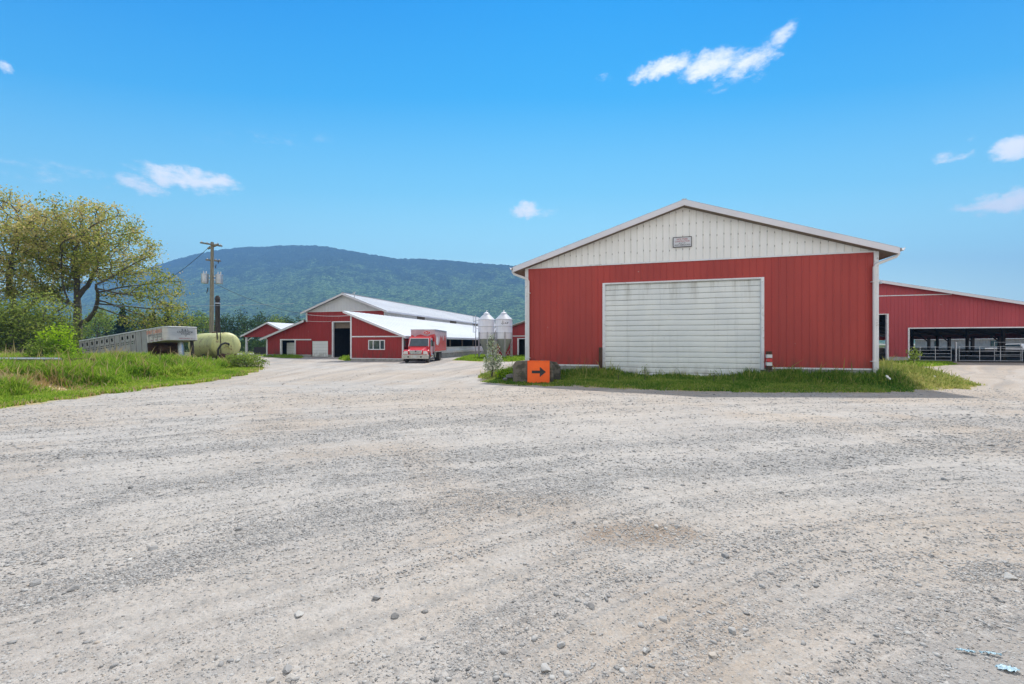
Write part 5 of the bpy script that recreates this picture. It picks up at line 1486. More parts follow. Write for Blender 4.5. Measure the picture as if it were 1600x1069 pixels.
# ---------------- livestock trailer
def trailer():
    A = Vector((-24.4, 30.0)); ang = math.atan2(.33, -.943)
    t = thing('livestock_trailer', 'grey aluminium gooseneck livestock trailer with rows of air holes, parked in long grass', 'trailer', (A.x, A.y, 2.97), ang)
    t.rotation_euler = (0, R(5.95), ang)
    # local: x=0 at the nose front, +x to the tail, y=0 the side facing the yard, y=-2.3 the far side, z=0 the top edge
    NL, L, Wd, HB, HN = 2.0, 9.85, 2.3, 2.0, .98
    b = MB()
    def wall(y_):
        n = 13; px = (L - NL) / n
        for i in range(n):
            x0, x1 = NL + i * px, NL + (i + 1) * px
            def q(xa, xb, a, c): b.add([(xa, y_, -a), (xb, y_, -a), (xb, y_, -c), (xa, y_, -c)], [(0, 1, 2, 3)])
            if i in (0, 1) : q(x0, x1, 0, HB); continue
            for (a, c, k) in [(0, .22, 0), (.22, .47, 1), (.47, .66, 0), (.66, .73, 2), (.73, .80, 0), (.80, .87, 2), (.87, HB, 0)]:
                if k == 0 or (k == 1 and i == 5): q(x0, x1, a, c); continue
                cuts = [(.34, .66)] if k == 1 else [(.20, .44), (.56, .80)]; e = 0
                for (p, r_) in cuts + [(1, 1)]:
                    q(x0 + px * e, x0 + px * p, a, c); e = r_
    wall(0); wall(-Wd)
    b.add([(NL, 0, 0), (L, 0, 0), (L, -Wd, 0), (NL, -Wd, 0)], [(0, 1, 2, 3)])
    b.add([(L, 0, 0), (L, -Wd, 0), (L, -Wd, -HB), (L, 0, -HB)], [(0, 1, 2, 3)])
    b.add([(NL, 0, -HB), (L, 0, -HB), (L, -Wd, -HB), (NL, -Wd, -HB)], [(0, 1, 2, 3)])
    bo = b.build('body', 'alu', t, fixn=False)
    for i in range(1, 14):
        x_ = NL + (L - NL) * i / 13; ri = MB(); ri.box(x_ - .03, x_ + .03, .002, .04, -HB, -.06); ri.build('side_rib', 'alu', bo)
    rl = MB(); rl.bar((L, .02, 0), (NL, .02, 0), .07, .07); rl.split('top_rail', 'roofm', t)
    fw = MB(); fw.box(NL - .02, NL + .03, -Wd, -.05, -HB, -HN); fw.build('front_wall', 'rust', t)
    out = [(NL, 0.0)]
    rr = .28
    for k in range(9):
        a = math.pi / 2 * k / 8; out.append((rr - rr * math.sin(a), -rr + rr * math.cos(a)))
    for k in range(9):
        a = math.pi / 2 * k / 8; out.append((rr - rr * math.cos(a), -Wd + rr - rr * math.sin(a)))
    out.append((NL, -Wd))
    nz = MB(); nz.prism(out, -HN, 0, 'z'); no = nz.build('gooseneck_nose', 'aluf', t, bevel=.02)
    for i in (0.4, .85, 1.3, 1.75):
        ri = MB(); ri.box(i - .012, i + .012, .002, .02, -HN + .03, -.05); ri.build('panel_seam', 'alu', no)
    rm = MB(); rm.tube([((x_ - .012) if x_ < NL - .01 else x_, y_ + (.01 if y_ > -1 else -.01), -.01) for x_, y_ in out], .035, 6); rm.build('nose_rail', 'roofm', t, smooth=True)
    lg = MB(); lg.box(.25, .42, -2.05, -1.9, -2.9, -HN); lg.build('landing_leg', 'tar', t)
    cp = MB(); cp.lathe([(.15, -2.8), (.20, -2.5), (.20, -1.3), (.13, -HN)], 16, (.75, -1.45, 0)); cp.build('coupler_post', 'galv', t, smooth=True)
    ts = MB(); ts.lathe([(0, 0), (.26, .03), (.30, .10), (.30, 1.0), (.26, 1.07), (0, 1.1)], 18, (1.6, -1.65, -1.45), 'y'); ts.build('spare_canister', 'rust', t, smooth=True)
    for s_, xc, zc, w_, h_, mt in (('SPIRIT CARRIER', 1.15, .26, 1.65, .25, 'orangetext'), ('LIVESTOCK HAULING', 1.1, .48, 1.45, .13, 'black'), ('CATTLE  HOGS', .95, .65, 1.0, .10, 'black'), ('LTD     BC     CAN', .95, .86, 1.4, .08, 'redtext')):
        tx = MB(); add_text(tx, s_, (xc, .006, -zc), (-1, 0, 0), (0, 0, 1), w_, h_); tx.build('lettering', mt, no)
    for s_, zc, w_, h_, mt in (('B & L', .22, .50, .15, 'black'), ('LIVESTOCK', .38, 1.1, .13, 'black'), ('FARMS', .52, .60, .10, 'black'), ('v', .66, .14, .09, 'black'), ('ABBOTSFORD  BC', .85, 1.0, .06, 'redtext')):
        tx = MB(); add_text(tx, s_, (-.006, -1.35, -zc), (0, -1, 0), (0, 0, 1), w_, h_); tx.build('lettering', mt, no)
    for xx in (6.3, 7.3):
        for y_ in (-.3, -2.25):
            wv = MB(); wv.lathe([(.2, -.02), (.42, -.02), (.44, .1), (.42, .22), (.2, .22)], 20, (xx, y_, -2.05), 'y'); wv.build('wheel', 'rubber', t)
trailer()

# ---------------- manure tanker
def tanker():
    X, D = -22.75, 34.0
    t = thing('tank_trailer', 'weathered yellow green liquid manure tank on a trailer half sunk in grass', 'tank trailer', (X, D, 0), R(144))
    # local +x runs along the tank to the far left end
    Rr, L, zc = 1.03, 5.0, 1.60
    n = 28; prof = []
    for k in range(8): a = math.pi / 2 * k / 7; prof.append((Rr * math.sin(a), -.42 * math.cos(a)))
    prof += [(Rr + .015, .02), (Rr + .015, .10), (Rr, .12)]
    prof += [(Rr, L - .1)]
    for k in range(8): a = math.pi / 2 * k / 7; prof.append((Rr * math.cos(a), L + .42 * math.sin(a)))
    b = MB(); b.lathe(prof, n, (0, 0, zc), 'x'); b.build('tank', 'tank', t, smooth=True)
    fr = MB()
    for y_ in (-.45, .45): fr.box(-.6, L, y_ - .06, y_ + .06, zc - 1.0, zc - .72)
    fr.split('chassis_bar', 'rust', t)
    pp = MB(); pp.tube([(-.44, .0, zc + .05), (-.62, .08, zc + .14), (-.72, .35, zc + .20), (-.72, .62, zc + .08), (-.66, .80, zc - .3), (-.6, .80, zc - .85)], .075, 10); pp.build('hose', 'rubber', t, smooth=True)
    vb = MB(); vb.lathe([(.0, 0), (.16, .0), (.16, .10), (.0, .11)], 16, (-.50, .05, zc + .1), 'x'); vb.box(-.58, -.40, -.16, .02, zc - .22, zc - .02); vb.build('valve_box', 'tank', t)
    pm = MB(); pm.lathe([(.10, 0), (.22, .03), (.24, .3), (.12, .4)], 14, (-.78, .45, zc - .85), 'x'); pm.lathe([(.12, 0), (.17, .05), (.17, .35), (.1, .4)], 12, (-.7, .15, zc - .95), 'x'); pm.box(-.9, -.3, -.2, .6, zc - 1.05, zc - .98)
    pm.tube([(-.8, .5, zc - .9), (-1.1, .6, zc - 1.1), (-1.3, .55, zc - 1.3)], .04, 8); pm.build('pump', 'rust', t, smooth=True)
    lv = MB(); lv.tube([(-.2, .62, zc - .85), (-.2, .70, zc + .55), (-.22, .78, zc + 1.75)], .05, 6); lv.tube([(-.32, .50, zc - .6), (-.36, .56, zc + 1.6)], .03, 6); lv.split('level_rod', 'tar', t, smooth=True)
    ht = MB(); ht.lathe([(.0, 0), (.22, .0), (.22, .08), (.0, .14)], 16, (L * .45, 0, zc + Rr - .02)); ht.build('hatch', 'rust', t)
    for y_ in (-.62, .52):
        wv = MB(); wv.lathe([(.18, 0), (.44, 0), (.47, .1), (.44, .24), (.18, .24)], 20, (2.4, y_, .45), 'y'); wv.build('wheel', 'rubber', t)
    dd = MB(); dd.tube([(-.6, 0, zc - .9), (-1.6, .0, zc - 1.25)], .05, 8); dd.build('drawbar', 'rust', t)
    tm = MB(); tm.add([(L * .35, .8, zc + .0), (L * .55, .8, zc + .0), (L * .55, .8, zc + .2), (L * .35, .8, zc + .2)], [(0, 1, 2, 3)])
tanker()

# ---------------- poles, wires, rails
def utility_pole():
    D = 41.0
    t = thing('utility_pole', 'tall wooden power pole with two crossarms and two grey transformers', 'power pole', ((330 - 800) / F * D, D, 0), R(18))
    p = MB(); p.tube([(0, 0, -.3), (.03, 0, 3), (.06, 0, 7), (.08, 0, 10.35)], [.19, .175, .145, .12], 12); p.build('pole', 'polewood', t, smooth=True)
    t.scale = (1.11, 1.11, 1.11)
    def arm(z, Lh, y_=.17, rot=.5):
        a = MB(); a.bar((.08 - Lh * math.cos(rot), y_ - Lh * math.sin(rot), z), (.08 + Lh * math.cos(rot), y_ + Lh * math.sin(rot), z + .12), .12, .12); o = a.build('crossarm', 'polewood', t)
        i_ = MB()
        for s in (-1, -.45, .45, 1):
            i_.lathe([(.03, 0), (.05, .05), (.035, .09), (.05, .12), (.0, .15)], 8, (.08 + s * (Lh - .1) * math.cos(rot), y_ + s * (Lh - .1) * math.sin(rot), z + .08 + .06 * s))
        i_.split('insulator', 'lamp', o)
    arm(10.05, .95, -.2, .95); arm(9.95, 1.0, .2, -.9); arm(8.75, .62, .25, .9)
    for dx in (-.45, .62):
        tr = MB(); tr.lathe([(.0, 6.75), (.26, 6.76), (.27, 6.80), (.27, 7.50), (.29, 7.52), (.29, 7.56), (.1, 7.60), (.0, 7.61)], 18, (dx, -.05, 0)); o = tr.build('transformer', 'galv', t, smooth=True)
        bu = MB()
        for q in (-.1, .1): bu.lathe([(.035, 7.58), (.05, 7.65), (.03, 7.7), (.045, 7.76), (.0, 7.82)], 8, (dx + q, -.05, 0))
        bu.split('bushing', 'lamp', o)
    bx = MB(); bx.box(-.32, .48, -.03, .03, 7.05, 7.15); bx.box(-.32, .48, -.03, .03, 7.35, 7.45); bx.split('bracket', 'galv', t)
    cu = MB()
    for q, z in ((-.3, 5.9), (-.25, 6.1), (.35, 8.1), (.55, 8.5)): cu.tube([(q, -.1, z), (q + .05, -.12, z + .3)], .03, 6); cu.tube([(q, -.1, z + .15), (.06, 0, z + .25)], .012, 5)
    cu.split('cutout_switch', 'tar', t)
    return D
utility_pole()
mb = MB(); mb.tube([(0, 0, -.3), (.0, 0, 5.25), (0, 0, 5.3), (0, 0, 5.5), (0, 0, 5.62)], [.19, .17, .20, .17, .08], 12)
t = thing('stub_pole', 'short black tarred pole standing just right of the power pole', 'post', ((340 - 800) / F * 38, 38, 0))
t.scale = (1.07, 1.07, 1.07)
mb.build('post', 'tar', t, smooth=True)
mb = MB(); mb.tube([(0, -.19, 4.95), (.5, -.3, 4.9)], .02, 5); mb.lathe([(.19, 4.93), (.20, 4.95), (.20, 5.0), (.19, 5.02)], 12); mb.build('wire_clamp', 'galv', t)

def wire(label, a, b, sag, r=.012, mat='twhite'):
    a, b = Vector(a), Vector(b); n = 24; pts = []
    for i in range(n + 1):
        u = i / n; p = a.lerp(b, u); p.z -= sag * 4 * u * (1 - u); pts.append(p)
    m = MB(); m.tube(pts, r, 5); o = m.build('power_line', mat, None); finish(o, label, 'cable')
p0 = lloc(-11.1, -.4, 5.45); p1 = lloc(1.3, -8.9, 4.55)
wire('pale cable strung from the distant barn eave to its forward wing', p0, p1, .12, .022)
wire('second pale cable low across the red front of the distant barn', lloc(-11.1, -.4, 4.6), lloc(-7.4, -.3, 4.5), .05, .02)
pt = ((330 - 800) / F * 41 + .1, 41.0, 11.3)
wire('thin dark overhead line from the top of the power pole leaving towards the left trees', pt, (-62, 70, 10.5), 1.2, .022, 'tar')
wire('thin service line from the power pole transformer to the distant barn', (pt[0], 41.1, 7.6), lloc(-11.0, -.4, 5.5), .5, .018, 'tar')
wire('long thin grey line crossing low behind the maple trunks', (-48, 38, 5.6), (-15.8 - 1.6, 34, 4.95), .35, .012, 'galv')

def rail(label, name, a, b, r, mat, z):
    a = Vector((*a, 0)); b = Vector((*b, 0)); d = b - a; L = d.length; ang = math.atan2(d.y, d.x)
    t = thing(name, label, 'rail', (a.x, a.y, z), ang)
    m = MB(); m.tube([(0, 0, 0), (L * .5, 0, .04), (L, 0, .0)], r, 10); m.build('bar', mat, t, smooth=True)
    p = MB()
    for q in (.08, .5, .92): p.box(L * q - .04, L * q + .04, -.04, .04, -z, -r * .8)
    p.split('support', 'wood', t)
rail('weathered grey pole rail running level through the long grass at the left edge', 'pole_rail', ((-260 - 800) / F * 19.2, 19.2), ((95 - 800) / F * 20.2, 20.2), .065, 'galv', 1.04)
rail('short rusty beam lying in the long grass below the livestock trailer', 'steel_beam', ((112 - 800) / F * 20.5, 20.5), ((146 - 800) / F * 20.5, 20.5), .06, 'rust', .99)

# ---------------- box truck
def truck():
    X, D = -8.62, 38.0
    t = thing('box_truck', 'red delivery truck with a grey and red box, parked by the white roofed wing', 'truck', (X, D, 0), R(-1.5))
    # local: front bumper at y=0, +y towards the rear, +x = image right
    W2 = 1.12
    bx = MB(); bx.box(-1.16, 1.16, 2.9, 9.0, .95, 3.08); cb = bx.build('cargo_box', 'tgrey', t, bevel=.03)
    ed = MB()
    ed.box(-1.18, 1.18, 2.88, 2.94, 3.04, 3.11); ed.box(1.13, 1.19, 2.94, 9.02, 3.04, 3.11); ed.box(-1.19, -1.13, 2.94, 9.02, 3.04, 3.11)
    ed.box(1.13, 1.19, 8.96, 9.02, .95, 3.04); ed.box(1.12, 1.19, 2.9, 9.0, .90, .98)
    ed.build('edge_rail', 'galv', cb)
    # red wave on the front and the side
    rd = MB(); pf = [(-1.14, 1.0)]
    n = 24
    tops = [(-1.14, 2.55), (-.95, 2.55), (-.75, 2.38), (-.6, 2.52), (-.2, 2.62), (.2, 2.5), (.5, 2.45), (.8, 2.6), (1.14, 2.66)]
    fv = [(x_, z_) for x_, z_ in tops]
    for (a, b_) in zip(fv, fv[1:]): rd.add([(a[0], 2.895, 1.9), (b_[0], 2.895, 1.9), (b_[0], 2.895, b_[1]), (a[0], 2.895, a[1])], [(0, 1, 2, 3)])
    sv = [(2.92, 2.66), (3.3, 2.5), (3.7, 1.9), (4.4, 1.50), (5.1, 1.8), (5.6, 2.6), (6.0, 2.3), (6.6, 2.6), (7.2, 2.0), (7.8, 2.7), (8.4, 2.3), (8.9, 2.75)]
    for (a, b_) in zip(sv, sv[1:]): rd.add([(1.165, a[0], 1.0), (1.165, b_[0], 1.0), (1.165, b_[0], b_[1]), (1.165, a[0], a[1])], [(0, 1, 2, 3)])
    rd.build('red_graphic', 'tred', cb, fixn=False)
    wg = MB(); wg.prism([(4.0 + .55 * math.cos(a), 2.0 + .42 * math.sin(a)) for a in np.linspace(0, 2 * math.pi, 15)[:-1]], 1.163, 1.169, 'x'); wg.build('pale_graphic', 'pale', cb)
    lg = MB(); oc = [(.40 + .34 * math.cos(a), 2.78 + .20 * math.sin(a)) for a in np.linspace(0, 2 * math.pi, 25)[:-1]]
    lg.prism(oc, 2.885, 2.892, 'y'); lo = lg.build('logo_plate', 'twhite', cb)
    l2 = MB(); l2.prism([(.40 + .31 * math.cos(a), 2.78 + .17 * math.sin(a)) for a in np.linspace(0, 2 * math.pi, 25)[:-1]], 2.878, 2.884, 'y'); l2.build('logo_oval', 'tred', lo)
    tx = MB(); add_text(tx, 'EAT', (.40, 2.875, 2.78), (1, 0, 0), (0, 0, 1), .40, .20); tx.build('lettering', 'twhite', lo)
    # cab
    c = MB()
    prof = [(1.28, .75), (1.28, 1.45), (1.62, 2.22), (1.80, 2.36), (2.80, 2.42), (2.82, .72)]
    c.prism([(p, q) for p, q in prof], -1.0, 1.0, 'x'); c.build('cab', 'tred', t, bevel=.06)
    ws = MB()
    a0 = Vector((0, 1.302, 1.50)); a1 = Vector((0, 1.602, 2.18)); nrm = Vector((0, -(a1 - a0).z, (a1 - a0).y)).normalized() * .022
    P = [(-.86, a0), (.86, a0), (.80, a1), (-.80, a1)]
    ws.add([(x_, p.y + nrm.y, p.z + nrm.z) for x_, p in P] + [(x_, p.y, p.z) for x_, p in P], [(0, 1, 2, 3), (0, 4, 5, 1), (1, 5, 6, 2), (2, 6, 7, 3), (3, 7, 4, 0)]); wso = ws.build('windshield', 'glass', t)
    pr = MB()
    for (p, q) in (((-.92, 1.29, 1.48), (-.85, 1.60, 2.23)), ((.92, 1.29, 1.48), (.85, 1.60, 2.23)), ((-.85, 1.60, 2.23), (.85, 1.60, 2.23))): pr.bar(p, q, .05, .05)
    pr.build('window_surround', 'twhite', wso)
    # hood
    hd = MB(); hs = []
    for (y_, wf, zf) in ((.22, .66, 1.16), (.50, .72, 1.26), (1.0, .82, 1.40), (1.34, .90, 1.50)):
        hs.append([(-wf, y_, .62), (-wf, y_, zf - .14), (-wf + .12, y_, zf), (wf - .12, y_, zf), (wf, y_, zf - .14), (wf, y_, .62)])
    vs = [p for r_ in hs for p in r_]; fs = []
    for i in range(3):
        for k in range(5): fs.append((i * 6 + k, i * 6 + k + 1, i * 6 + k + 7, i * 6 + k + 6))
    fs.append((0, 5, 4, 3, 2, 1)); fs.append((18, 19, 20, 21, 22, 23)); hd.add(vs, fs); hd.build('hood', 'tred', t, bevel=.03)
    gl = MB(); gl.prism([(-.50, .80), (-.58, 1.13), (.58, 1.13), (.50, .80)], .17, .215, 'y'); go = gl.build('grille', 'chrome', t, bevel=.015)
    gs = MB()
    for q in range(5): gs.box(-.50, .50, .155, .168, .83 + q * .058, .855 + q * .058)
    gs.lathe([(0, -.0), (.07, .0), (.07, .02), (0, .03)], 14, (0, .135, 1.05), 'y'); gs.build('grille_bars', 'black', go)
    for sx in (-1, 1):
        fd = MB()
        ys = [.12, .22, .5, .9, 1.2, 1.34]; zs = [.80, 1.10, 1.20, 1.18, 1.02, .80]
        x0, x1 = (.64, 1.14)
        fd.prism(list(zip(ys, zs)) + [(1.30, .62), (1.15, .55), (1.05, .86), (.75, .98), (.45, .86), (.32, .55), (.12, .60)], sx * x0, sx * x1, 'x'); fd.build('fender', 'tred', t, bevel=.04)
        hl = MB(); hl.prism([(sx * .68, .80), (sx * .70, 1.06), (sx * .98, 1.08), (sx * 1.10, .92), (sx * 1.10, .80)], .09, .15, 'y'); hl.build('headlight', 'lamp', t, bevel=.012)
        mr = MB(); mr.box(sx * 1.30 - .07, sx * 1.30 + .07, 1.30, 1.36, 1.50, 1.98); mr.tube([(sx * 1.0, 1.5, 1.95), (sx * 1.3, 1.34, 1.98)], .015, 5); mr.tube([(sx * 1.0, 1.5, 1.5), (sx * 1.3, 1.34, 1.52)], .015, 5); mr.build('mirror', 'black', t)
    dr = MB(); dr.box(1.003, 1.02, 1.62, 2.55, .85, 2.25); do = dr.build('door', 'tgrey', t, bevel=.01)
    dw = MB(); dw.prism([(1.72, 1.55), (1.80, 2.08), (2.45, 2.12), (2.45, 1.5)], 1.021, 1.03, 'x'); dw.build('door_window', 'glass', do)
    bp = MB(); bp.prism([(-1.20, .38), (-1.22, .70), (-1.12, .76), (1.12, .76), (1.22, .70), (1.20, .38)], -.02, .10, 'y'); bo = bp.build('bumper', 'bumper', t, bevel=.03)
    for x_ in (-.62, .52):
        fl = MB(); fl.lathe([(.0, 0), (.07, .0), (.07, .02), (.0, .02)], 12, (x_, -.042, .56), 'y'); fl.build('fog_light', 'black', bo)
    lp = MB(); lp.box(-.18, .16, -.034, -.024, .50, .64); lpo = lp.build('license_plate', 'galv', bo)
    # wheels
    def wheel(x_, y_, dual=False):
        w_ = .52 if dual else .26
        wv = MB(); xs = x_ - w_ / 2
        wv.lathe([(.26, 0), (.44, .0), (.48, .04), (.48, w_ - .04), (.44, w_), (.26, w_)], 26, (xs, y_, .48), 'x'); o = wv.build('wheel', 'rubber', t, smooth=True)
        rm = MB(); s = 1 if x_ > 0 else -1; e = x_ + s * (w_ / 2)
        rm.lathe([(.0, -.05), (.10, -.05), (.12, -.08), (.24, -.07), (.27, .005), (.25, -.02)], 20, (e, y_, .48), 'x') if s > 0 else rm.lathe([(.0, .05), (.10, .05), (.12, .08), (.24, .07), (.27, -.005)], 20, (e, y_, .48), 'x')
        rm.build('rim', 'bumper', o, smooth=True)
    wheel(-.96, .78); wheel(.96, .78); wheel(-.88, 5.6, True); wheel(.88, 5.6, True)
    ch = MB(); ch.box(-.5, -.4, 1.2, 8.9, .62, .84); ch.box(.4, .5, 1.2, 8.9, .62, .84); ch.box(-.9, .9, .7, .86, .42, .54); ch.box(-.88, .88, 5.5, 5.7, .4, .56); ch.box(-.35, .35, .3, 1.4, .45, .9); ch.split('chassis_bar', 'black', t)
    tk = MB(); tk.lathe([(0, 0), (.26, .0), (.28, .03), (.28, .9), (.26, .93), (0, .93)], 18, (.80, 1.9, .62), 'y'); tk.build('fuel_tank', 'chrome', t, smooth=True)
    ff = MB(); ff.prism([(3.0, .95), (3.9, .95), (3.6, .42), (3.45, .42)], 1.05, 1.10, 'x'); ff.build('side_fairing', 'galv', t)
    mf = MB(); mf.box(.6, 1.14, 6.3, 6.33, .3, .92); mf.box(-1.14, -.6, 6.3, 6.33, .3, .92); mf.split('mud_flap', 'rubber', t)
truck()
# ================================================================== TREES
def atD(x, D): return ((x - 800) / F * D, D, 0)
D1 = 42.0
def s1(x, y): return ((x - 120) / F * D1, (536 - y) / F * D1 + H)
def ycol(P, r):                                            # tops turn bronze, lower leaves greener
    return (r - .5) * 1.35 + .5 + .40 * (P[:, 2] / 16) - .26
tree('maple_tree', 'large old maple with a dark forked trunk and open yellow green crown behind the trailer',
     [(-1.6, 0, 11.0, 4.6, 4.2, 3.0), (3.2, 0, 11.0, 4.6, 4.0, 3.4), (1.5, 0, 13.6, 4.4, 3.6, 2.5), (7.7, .3, 5.4, 3.1, 3.0, 3.3), (6.0, 0, 8.4, 3.4, 3.0, 2.2), (-3.8, 0, 12.4, 2.8, 2.8, 2.3), (-3.6, 0, 7.4, 2.2, 2.4, 2.0), (9.2, 0, 3.8, 1.8, 1.8, 1.8)],
     atD(118, D1), 7.6, 5, 'leafy', natt=2900, leaf=.20, per=38, spread=.38, forks=((3.9, (1, -.15, .30), 6.6), (6.6, (.8, .1, .75), 5.2), (7.2, (-.6, .2, 1), 4.4), (7.8, (.15, -.2, 1), 4.2), (5.4, (-.9, .1, .5), 3.8)),
     r_tip=.024, step=.5, dkill=.86, colorfn=ycol, thin=.18, trunk_r=.50)
tree('maple_tree', 'leftmost large maple with bronze topped crown cut by the left edge of the view',
     [(-2.2, 0, 12.6, 5.0, 4.5, 4.4), (3.4, 0, 11.4, 4.0, 4.0, 3.4), (0, 0, 8.4, 6.0, 4.5, 2.6), (-8, 0, 10.5, 5.0, 4.5, 5.0)],
     atD(24, 41), 4.2, 9, 'leafy', natt=2700, leaf=.20, per=40, spread=.40, forks=((2.4, (.9, -.1, .45), 6.4), (3.4, (-.9, .2, .6), 6), (4.2, (.2, 0, 1), 5.5), (4.0, (.55, .1, .9), 5.5)),
     r_tip=.024, step=.52, dkill=.88, colorfn=lambda P, r: ycol(P, r) + .12, thin=.16, trunk_r=.46)
BU = [(62, 34.5, 2.9, 5.6, 'tall green maple thicket under the left maple, its top lit yellow', 11), (18, 33.5, 3.4, 4.8, 'broad dark green thicket at the left edge under the maple', 12), (-30, 33, 3.0, 4.6, 'green thicket half outside the left edge of the view', 13), (98, 36, 1.7, 3.4, 'rounded green shrub leaning against the big maple trunk', 14)]
for (x_, D_, rx, hz, lab, sd_) in BU:
    tree('shrub', lab, [(0, 0, hz * .55, rx, rx * .8, hz * .5), (rx * .5, -.4, hz * .4, rx * .6, rx * .6, hz * .42), (-rx * .5, 0, hz * .4, rx * .6, rx * .6, hz * .4)],
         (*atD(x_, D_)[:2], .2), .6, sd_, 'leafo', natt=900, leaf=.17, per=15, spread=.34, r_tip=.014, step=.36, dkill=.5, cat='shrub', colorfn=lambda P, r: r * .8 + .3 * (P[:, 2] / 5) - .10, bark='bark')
tree('shrub', 'bright lime green maple shrub in the grass left of the livestock trailer',
     [(0, 0, 1.25, .85, .7, .9), (.3, 0, .7, .95, .7, .6), (-.45, 0, .65, .75, .6, .5), (.2, 0, 1.85, .5, .45, .45)], (*atD(88, 22.5)[:2], .52), .25, 31, 'leafb', natt=900, leaf=.13, per=9, spread=.14, r_tip=.008, step=.16, dkill=.22, cat='shrub',
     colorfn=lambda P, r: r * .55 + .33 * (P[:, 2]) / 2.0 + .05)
tree('shrub', 'small grey green shrub left of the bright lime green one', [(0, 0, .8, .75, .6, .7)], (*atD(66, 21.8)[:2], .6), .2, 32, 'leafg', natt=500, leaf=.10, per=9, spread=.12, r_tip=.007, step=.14, dkill=.2, cat='shrub')
tree('shrub', 'rounded bush in the sunlit grass beside the yellow green tank', [(-.2, 0, .6, .9, .8, .5), (.7, 0, .4, .7, .7, .38), (-.9, 0, .5, .7, .6, .45)], (*atD(386, 30.5)[:2], .05), .2, 33, 'leafg', natt=1100, leaf=.10, per=12, spread=.13, r_tip=.007, step=.15, dkill=.2, cat='shrub',
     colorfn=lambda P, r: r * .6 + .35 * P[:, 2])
# sapling with silvery leaves
def sapling():
    X, D = gp(769, 591)
    tree('sapling', 'slender young tree with silvery white leaves on the grass tip by the gravel', [(0, 0, .75, .48, .42, .48), (.02, 0, 1.45, .28, .25, .5), (-.05, 0, 2.0, .14, .14, .35), (.32, 0, .95, .25, .2, .25)], (X, D, .02), .4, 41, 'leafs', natt=700, leaf=.085, per=9, spread=.08, r_tip=.006, step=.10, dkill=.13,
         colorfn=lambda P, r: r * 1.0 + .25 - .20 * P[:, 2])
    tree('weed_plant', 'low yellow green leafy weed between the sapling and the concrete block', [(0, 0, .30, .38, .3, .28)], (*gp(788, 595), .02), .08, 42, 'leafb', natt=260, leaf=.09, per=6, spread=.06, r_tip=.005, step=.07, dkill=.1, cat='weed')
sapling()
for (x_, y_, h_, lab, sd_) in ((1018, 603, .75, 'tall thin weed standing before the middle of the roller door', 51), (1132, 606, .62, 'bushy weed in front of the right part of the roller door', 52), (975, 602, .50, 'low weed before the left part of the roller door', 53), (1165, 608, .55, 'feathery weed just left of the banded post', 54)):
    X, D = gp(x_, y_)
    tree('weed_plant', lab, [(0, 0, h_ * .62, .20, .16, h_ * .42)], (X, D + .9, .08), h_ * .35, sd_, 'leafg', natt=90, leaf=.055, per=3, spread=.05, r_tip=.004, step=.06, dkill=.09, cat='weed')
X, D = gp(1428, 572)
tree('weed_plant', 'tall umbel weed growing at the cattle barn wall behind the pale grass', [(0, 0, .9, .5, .4, .5)], (X, D, 0), .5, 55, 'leafg', natt=150, leaf=.13, per=4, spread=.10, r_tip=.007, step=.12, dkill=.17, cat='weed')

# far belt of trees: a few kinds built once, then copied
def proto_conifer(seed):
    rng = np.random.default_rng(seed); Hh = 11.0
    t = thing('conifer_tree', 'dark conifer standing in the far belt of trees', 'tree', (0, 0, 0), 0, 'trees of the far belt')
    m = MB(); m.tube([(0, 0, -.3), (0, 0, Hh * .5), (0, 0, Hh)], [.22, .13, .02], 7); m.build('trunk', 'bark', t, smooth=True)
    n = 5200; z = Hh * (1 - rng.uniform(0, 1, n) ** .62 * .88); lay = .75 + .25 * np.sin(z * 6.5 + rng.normal(size=n) * .4)
    rr = (Hh - z) * .26 * lay * rng.uniform(.25, 1, n) ** .5 * (1 + .2 * rng.normal(size=n)); a = rng.uniform(0, 6.283, n)
    P = np.stack([rr * np.cos(a), rr * np.sin(a), z - rr * .25], -1)
    V, Fc, r = leaves(P, .40, rng, .4, rndv=np.clip(rng.uniform(0, 1, n) * .7 + .3 * (rr / 2.5), 0, 1)); npmesh('crown', V, Fc, 'conif', t, rnd=r)
    return t
def proto_broad(seed, mat='leafd', slim=1.0):
    rng = np.random.default_rng(seed)
    es = [(rng.uniform(-1.2, 1.2), rng.uniform(-1, 1), rng.uniform(3.5, 8), rng.uniform(1.3, 2.6) * slim, rng.uniform(1.3, 2.4) * slim, rng.uniform(1.3, 2.4)) for _ in range(7)]
    return tree('broadleaf_tree', 'rounded broadleaf tree standing in the far belt of trees', es, (0, 0, 0), 2.6, seed, mat, natt=380, leaf=.36, per=13, spread=.45, r_tip=.03, step=.6, dkill=.95, group='trees of the far belt')
PROT = [proto_conifer(61), proto_broad(62), proto_broad(63, 'leafd', .8), proto_broad(64, 'leafg', 1.1)]
KL = ['dark conifer standing in the far belt of trees', 'rounded broadleaf tree standing in the far belt of trees']
def copy_tree(o):
    c = o.copy(); COL.objects.link(c)
    for ch in list(o.children):
        d = ch.copy(); COL.objects.link(d); d.parent = c
    return c
rng = random.Random(8)
used = set()
spots = []
for x_ in range(-120, 500, 17):
    D_ = rng.uniform(105, 150); spots.append((x_ + rng.uniform(-7, 7), D_, rng.choice([0, 1, 1, 2, 3]), rng.uniform(.75, 1.25)))
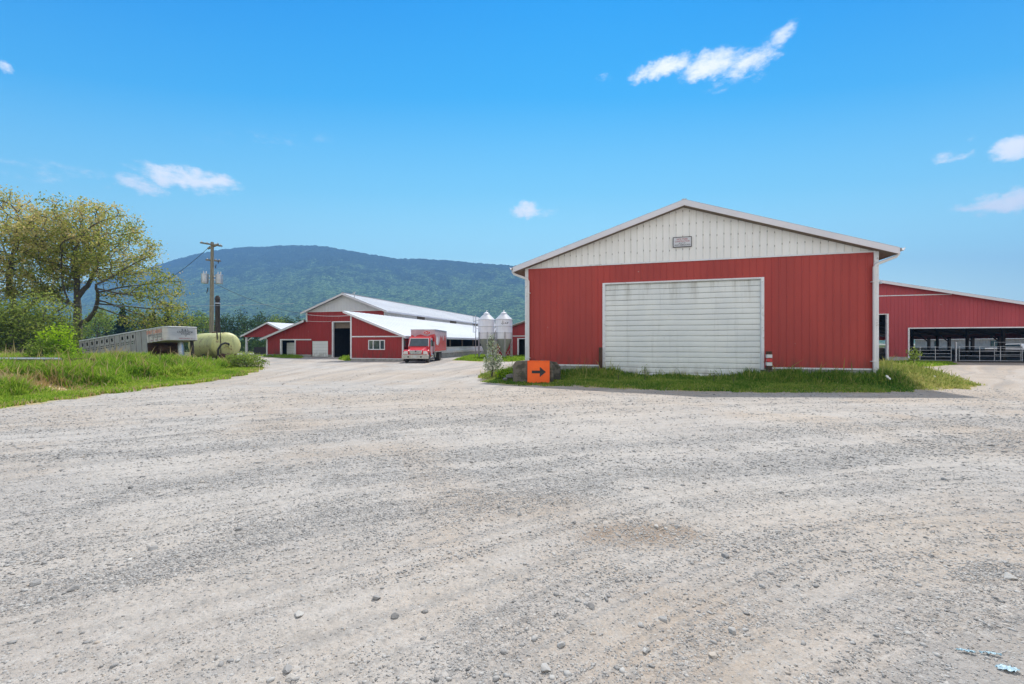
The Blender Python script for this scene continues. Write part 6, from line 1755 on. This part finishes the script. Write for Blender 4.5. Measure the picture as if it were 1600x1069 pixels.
for x_, D_, k, s_ in ((388, 92, 1, .90), (402, 96, 2, 1.0), (372, 96, 0, 1.05), (352, 94, 1, 1.0), (320, 92, 3, .95), (300, 96, 2, 1.0), (285, 92, 1, 1.0), (262, 90, 0, .95), (240, 92, 0, .9), (215, 94, 1, .95), (192, 90, 0, 1.0), (168, 96, 1, 1.0), (150, 90, 3, 1.0), (452, 110, 1, 1.05), (472, 112, 2, 1.0), (436, 104, 3, .95), (420, 108, 0, 1.05)):
    spots.append((x_, D_, k, s_))
spots = [(x_, D_, 2 if (k == 0 and x_ > 270) else k, s_) for x_, D_, k, s_ in spots]
spots.sort()
KIND = {0: 'dark conifer', 1: 'rounded broadleaf tree', 2: 'rounded broadleaf tree', 3: 'paler green tree'}
ORD = ['first', 'second', 'third', 'fourth', 'fifth', 'sixth', 'seventh', 'eighth', 'ninth', 'tenth', 'eleventh', 'twelfth', 'thirteenth', 'fourteenth']
def zone(x):
    return ('behind the maples' if x < 125 else 'behind the livestock trailer' if x < 308 else 'between the power pole and the small shed' if x < 372 else 'above the small open shed' if x < 460 else 'left of the long barn gable')
cnt = {}
for i, (x_, D_, k, s_) in enumerate(spots):
    o = PROT[k] if k not in used else copy_tree(PROT[k]); used.add(k)
    o.location = ((x_ - 800) / F * D_, D_, 0)
    o.rotation_euler = (0, 0, rng.uniform(0, 6.28)); o.scale = (s_ * rng.uniform(.85, 1.15), s_ * rng.uniform(.85, 1.15), s_ * .92)
    key = (KIND[k], zone(x_)); n_ = cnt.get(key, 0); cnt[key] = n_ + 1
    o['label'] = '%s %s from the left %s' % (ORD[n_], *key)
# low dark undergrowth along the foot of the belt and behind the maples
def undergrowth():
    rng = np.random.default_rng(9)
    out = []
    for (x0, x1, d0, d1, zt_, n) in ((-420, 500, 84, 104, 3.0, 34000), (-200, 150, 44, 60, 2.2, 30000)):
        xs = rng.uniform(x0, x1, n); D_ = rng.uniform(d0, d1, n)
        X_ = (xs - 800) / F * D_
        z = zt_ * (.35 + .9 * fbm(X_ * .25, D_ * .25, 3, 3)) * rng.uniform(0, 1, n) ** .7
        out.append(np.stack([X_, D_, z], -1))
    P = np.concatenate(out)
    V, Fc, r = leaves(P, .42, rng, .7)
    o = npmesh('undergrowth', V, Fc, 'leafd', rnd=r); finish(o, 'dark brush along the foot of the far trees and behind the maples', 'brush', kind='stuff')
undergrowth()
# ------------------------------------------------------------------ air
hz = MB(); hz.box(-7000, 7000, -400, 3080, -31, 620)
HM = bpy.data.materials.new('air'); HM.use_nodes = True; HM.node_tree.nodes.clear()
h = NT(HM.node_tree); ho = h.n('ShaderNodeOutputMaterial'); pv = h.n('ShaderNodeVolumePrincipled')
pv.inputs['Color'].default_value = (.23, .50, .95, 1); pv.inputs['Density'].default_value = 3.4e-4; pv.inputs['Anisotropy'].default_value = .0
h.l(pv.outputs[0], ho.inputs['Volume'])
M['haze'] = HM
o = hz.build('haze', 'haze'); finish(o, 'thin blue summer haze filling the valley air', 'haze', kind='stuff')
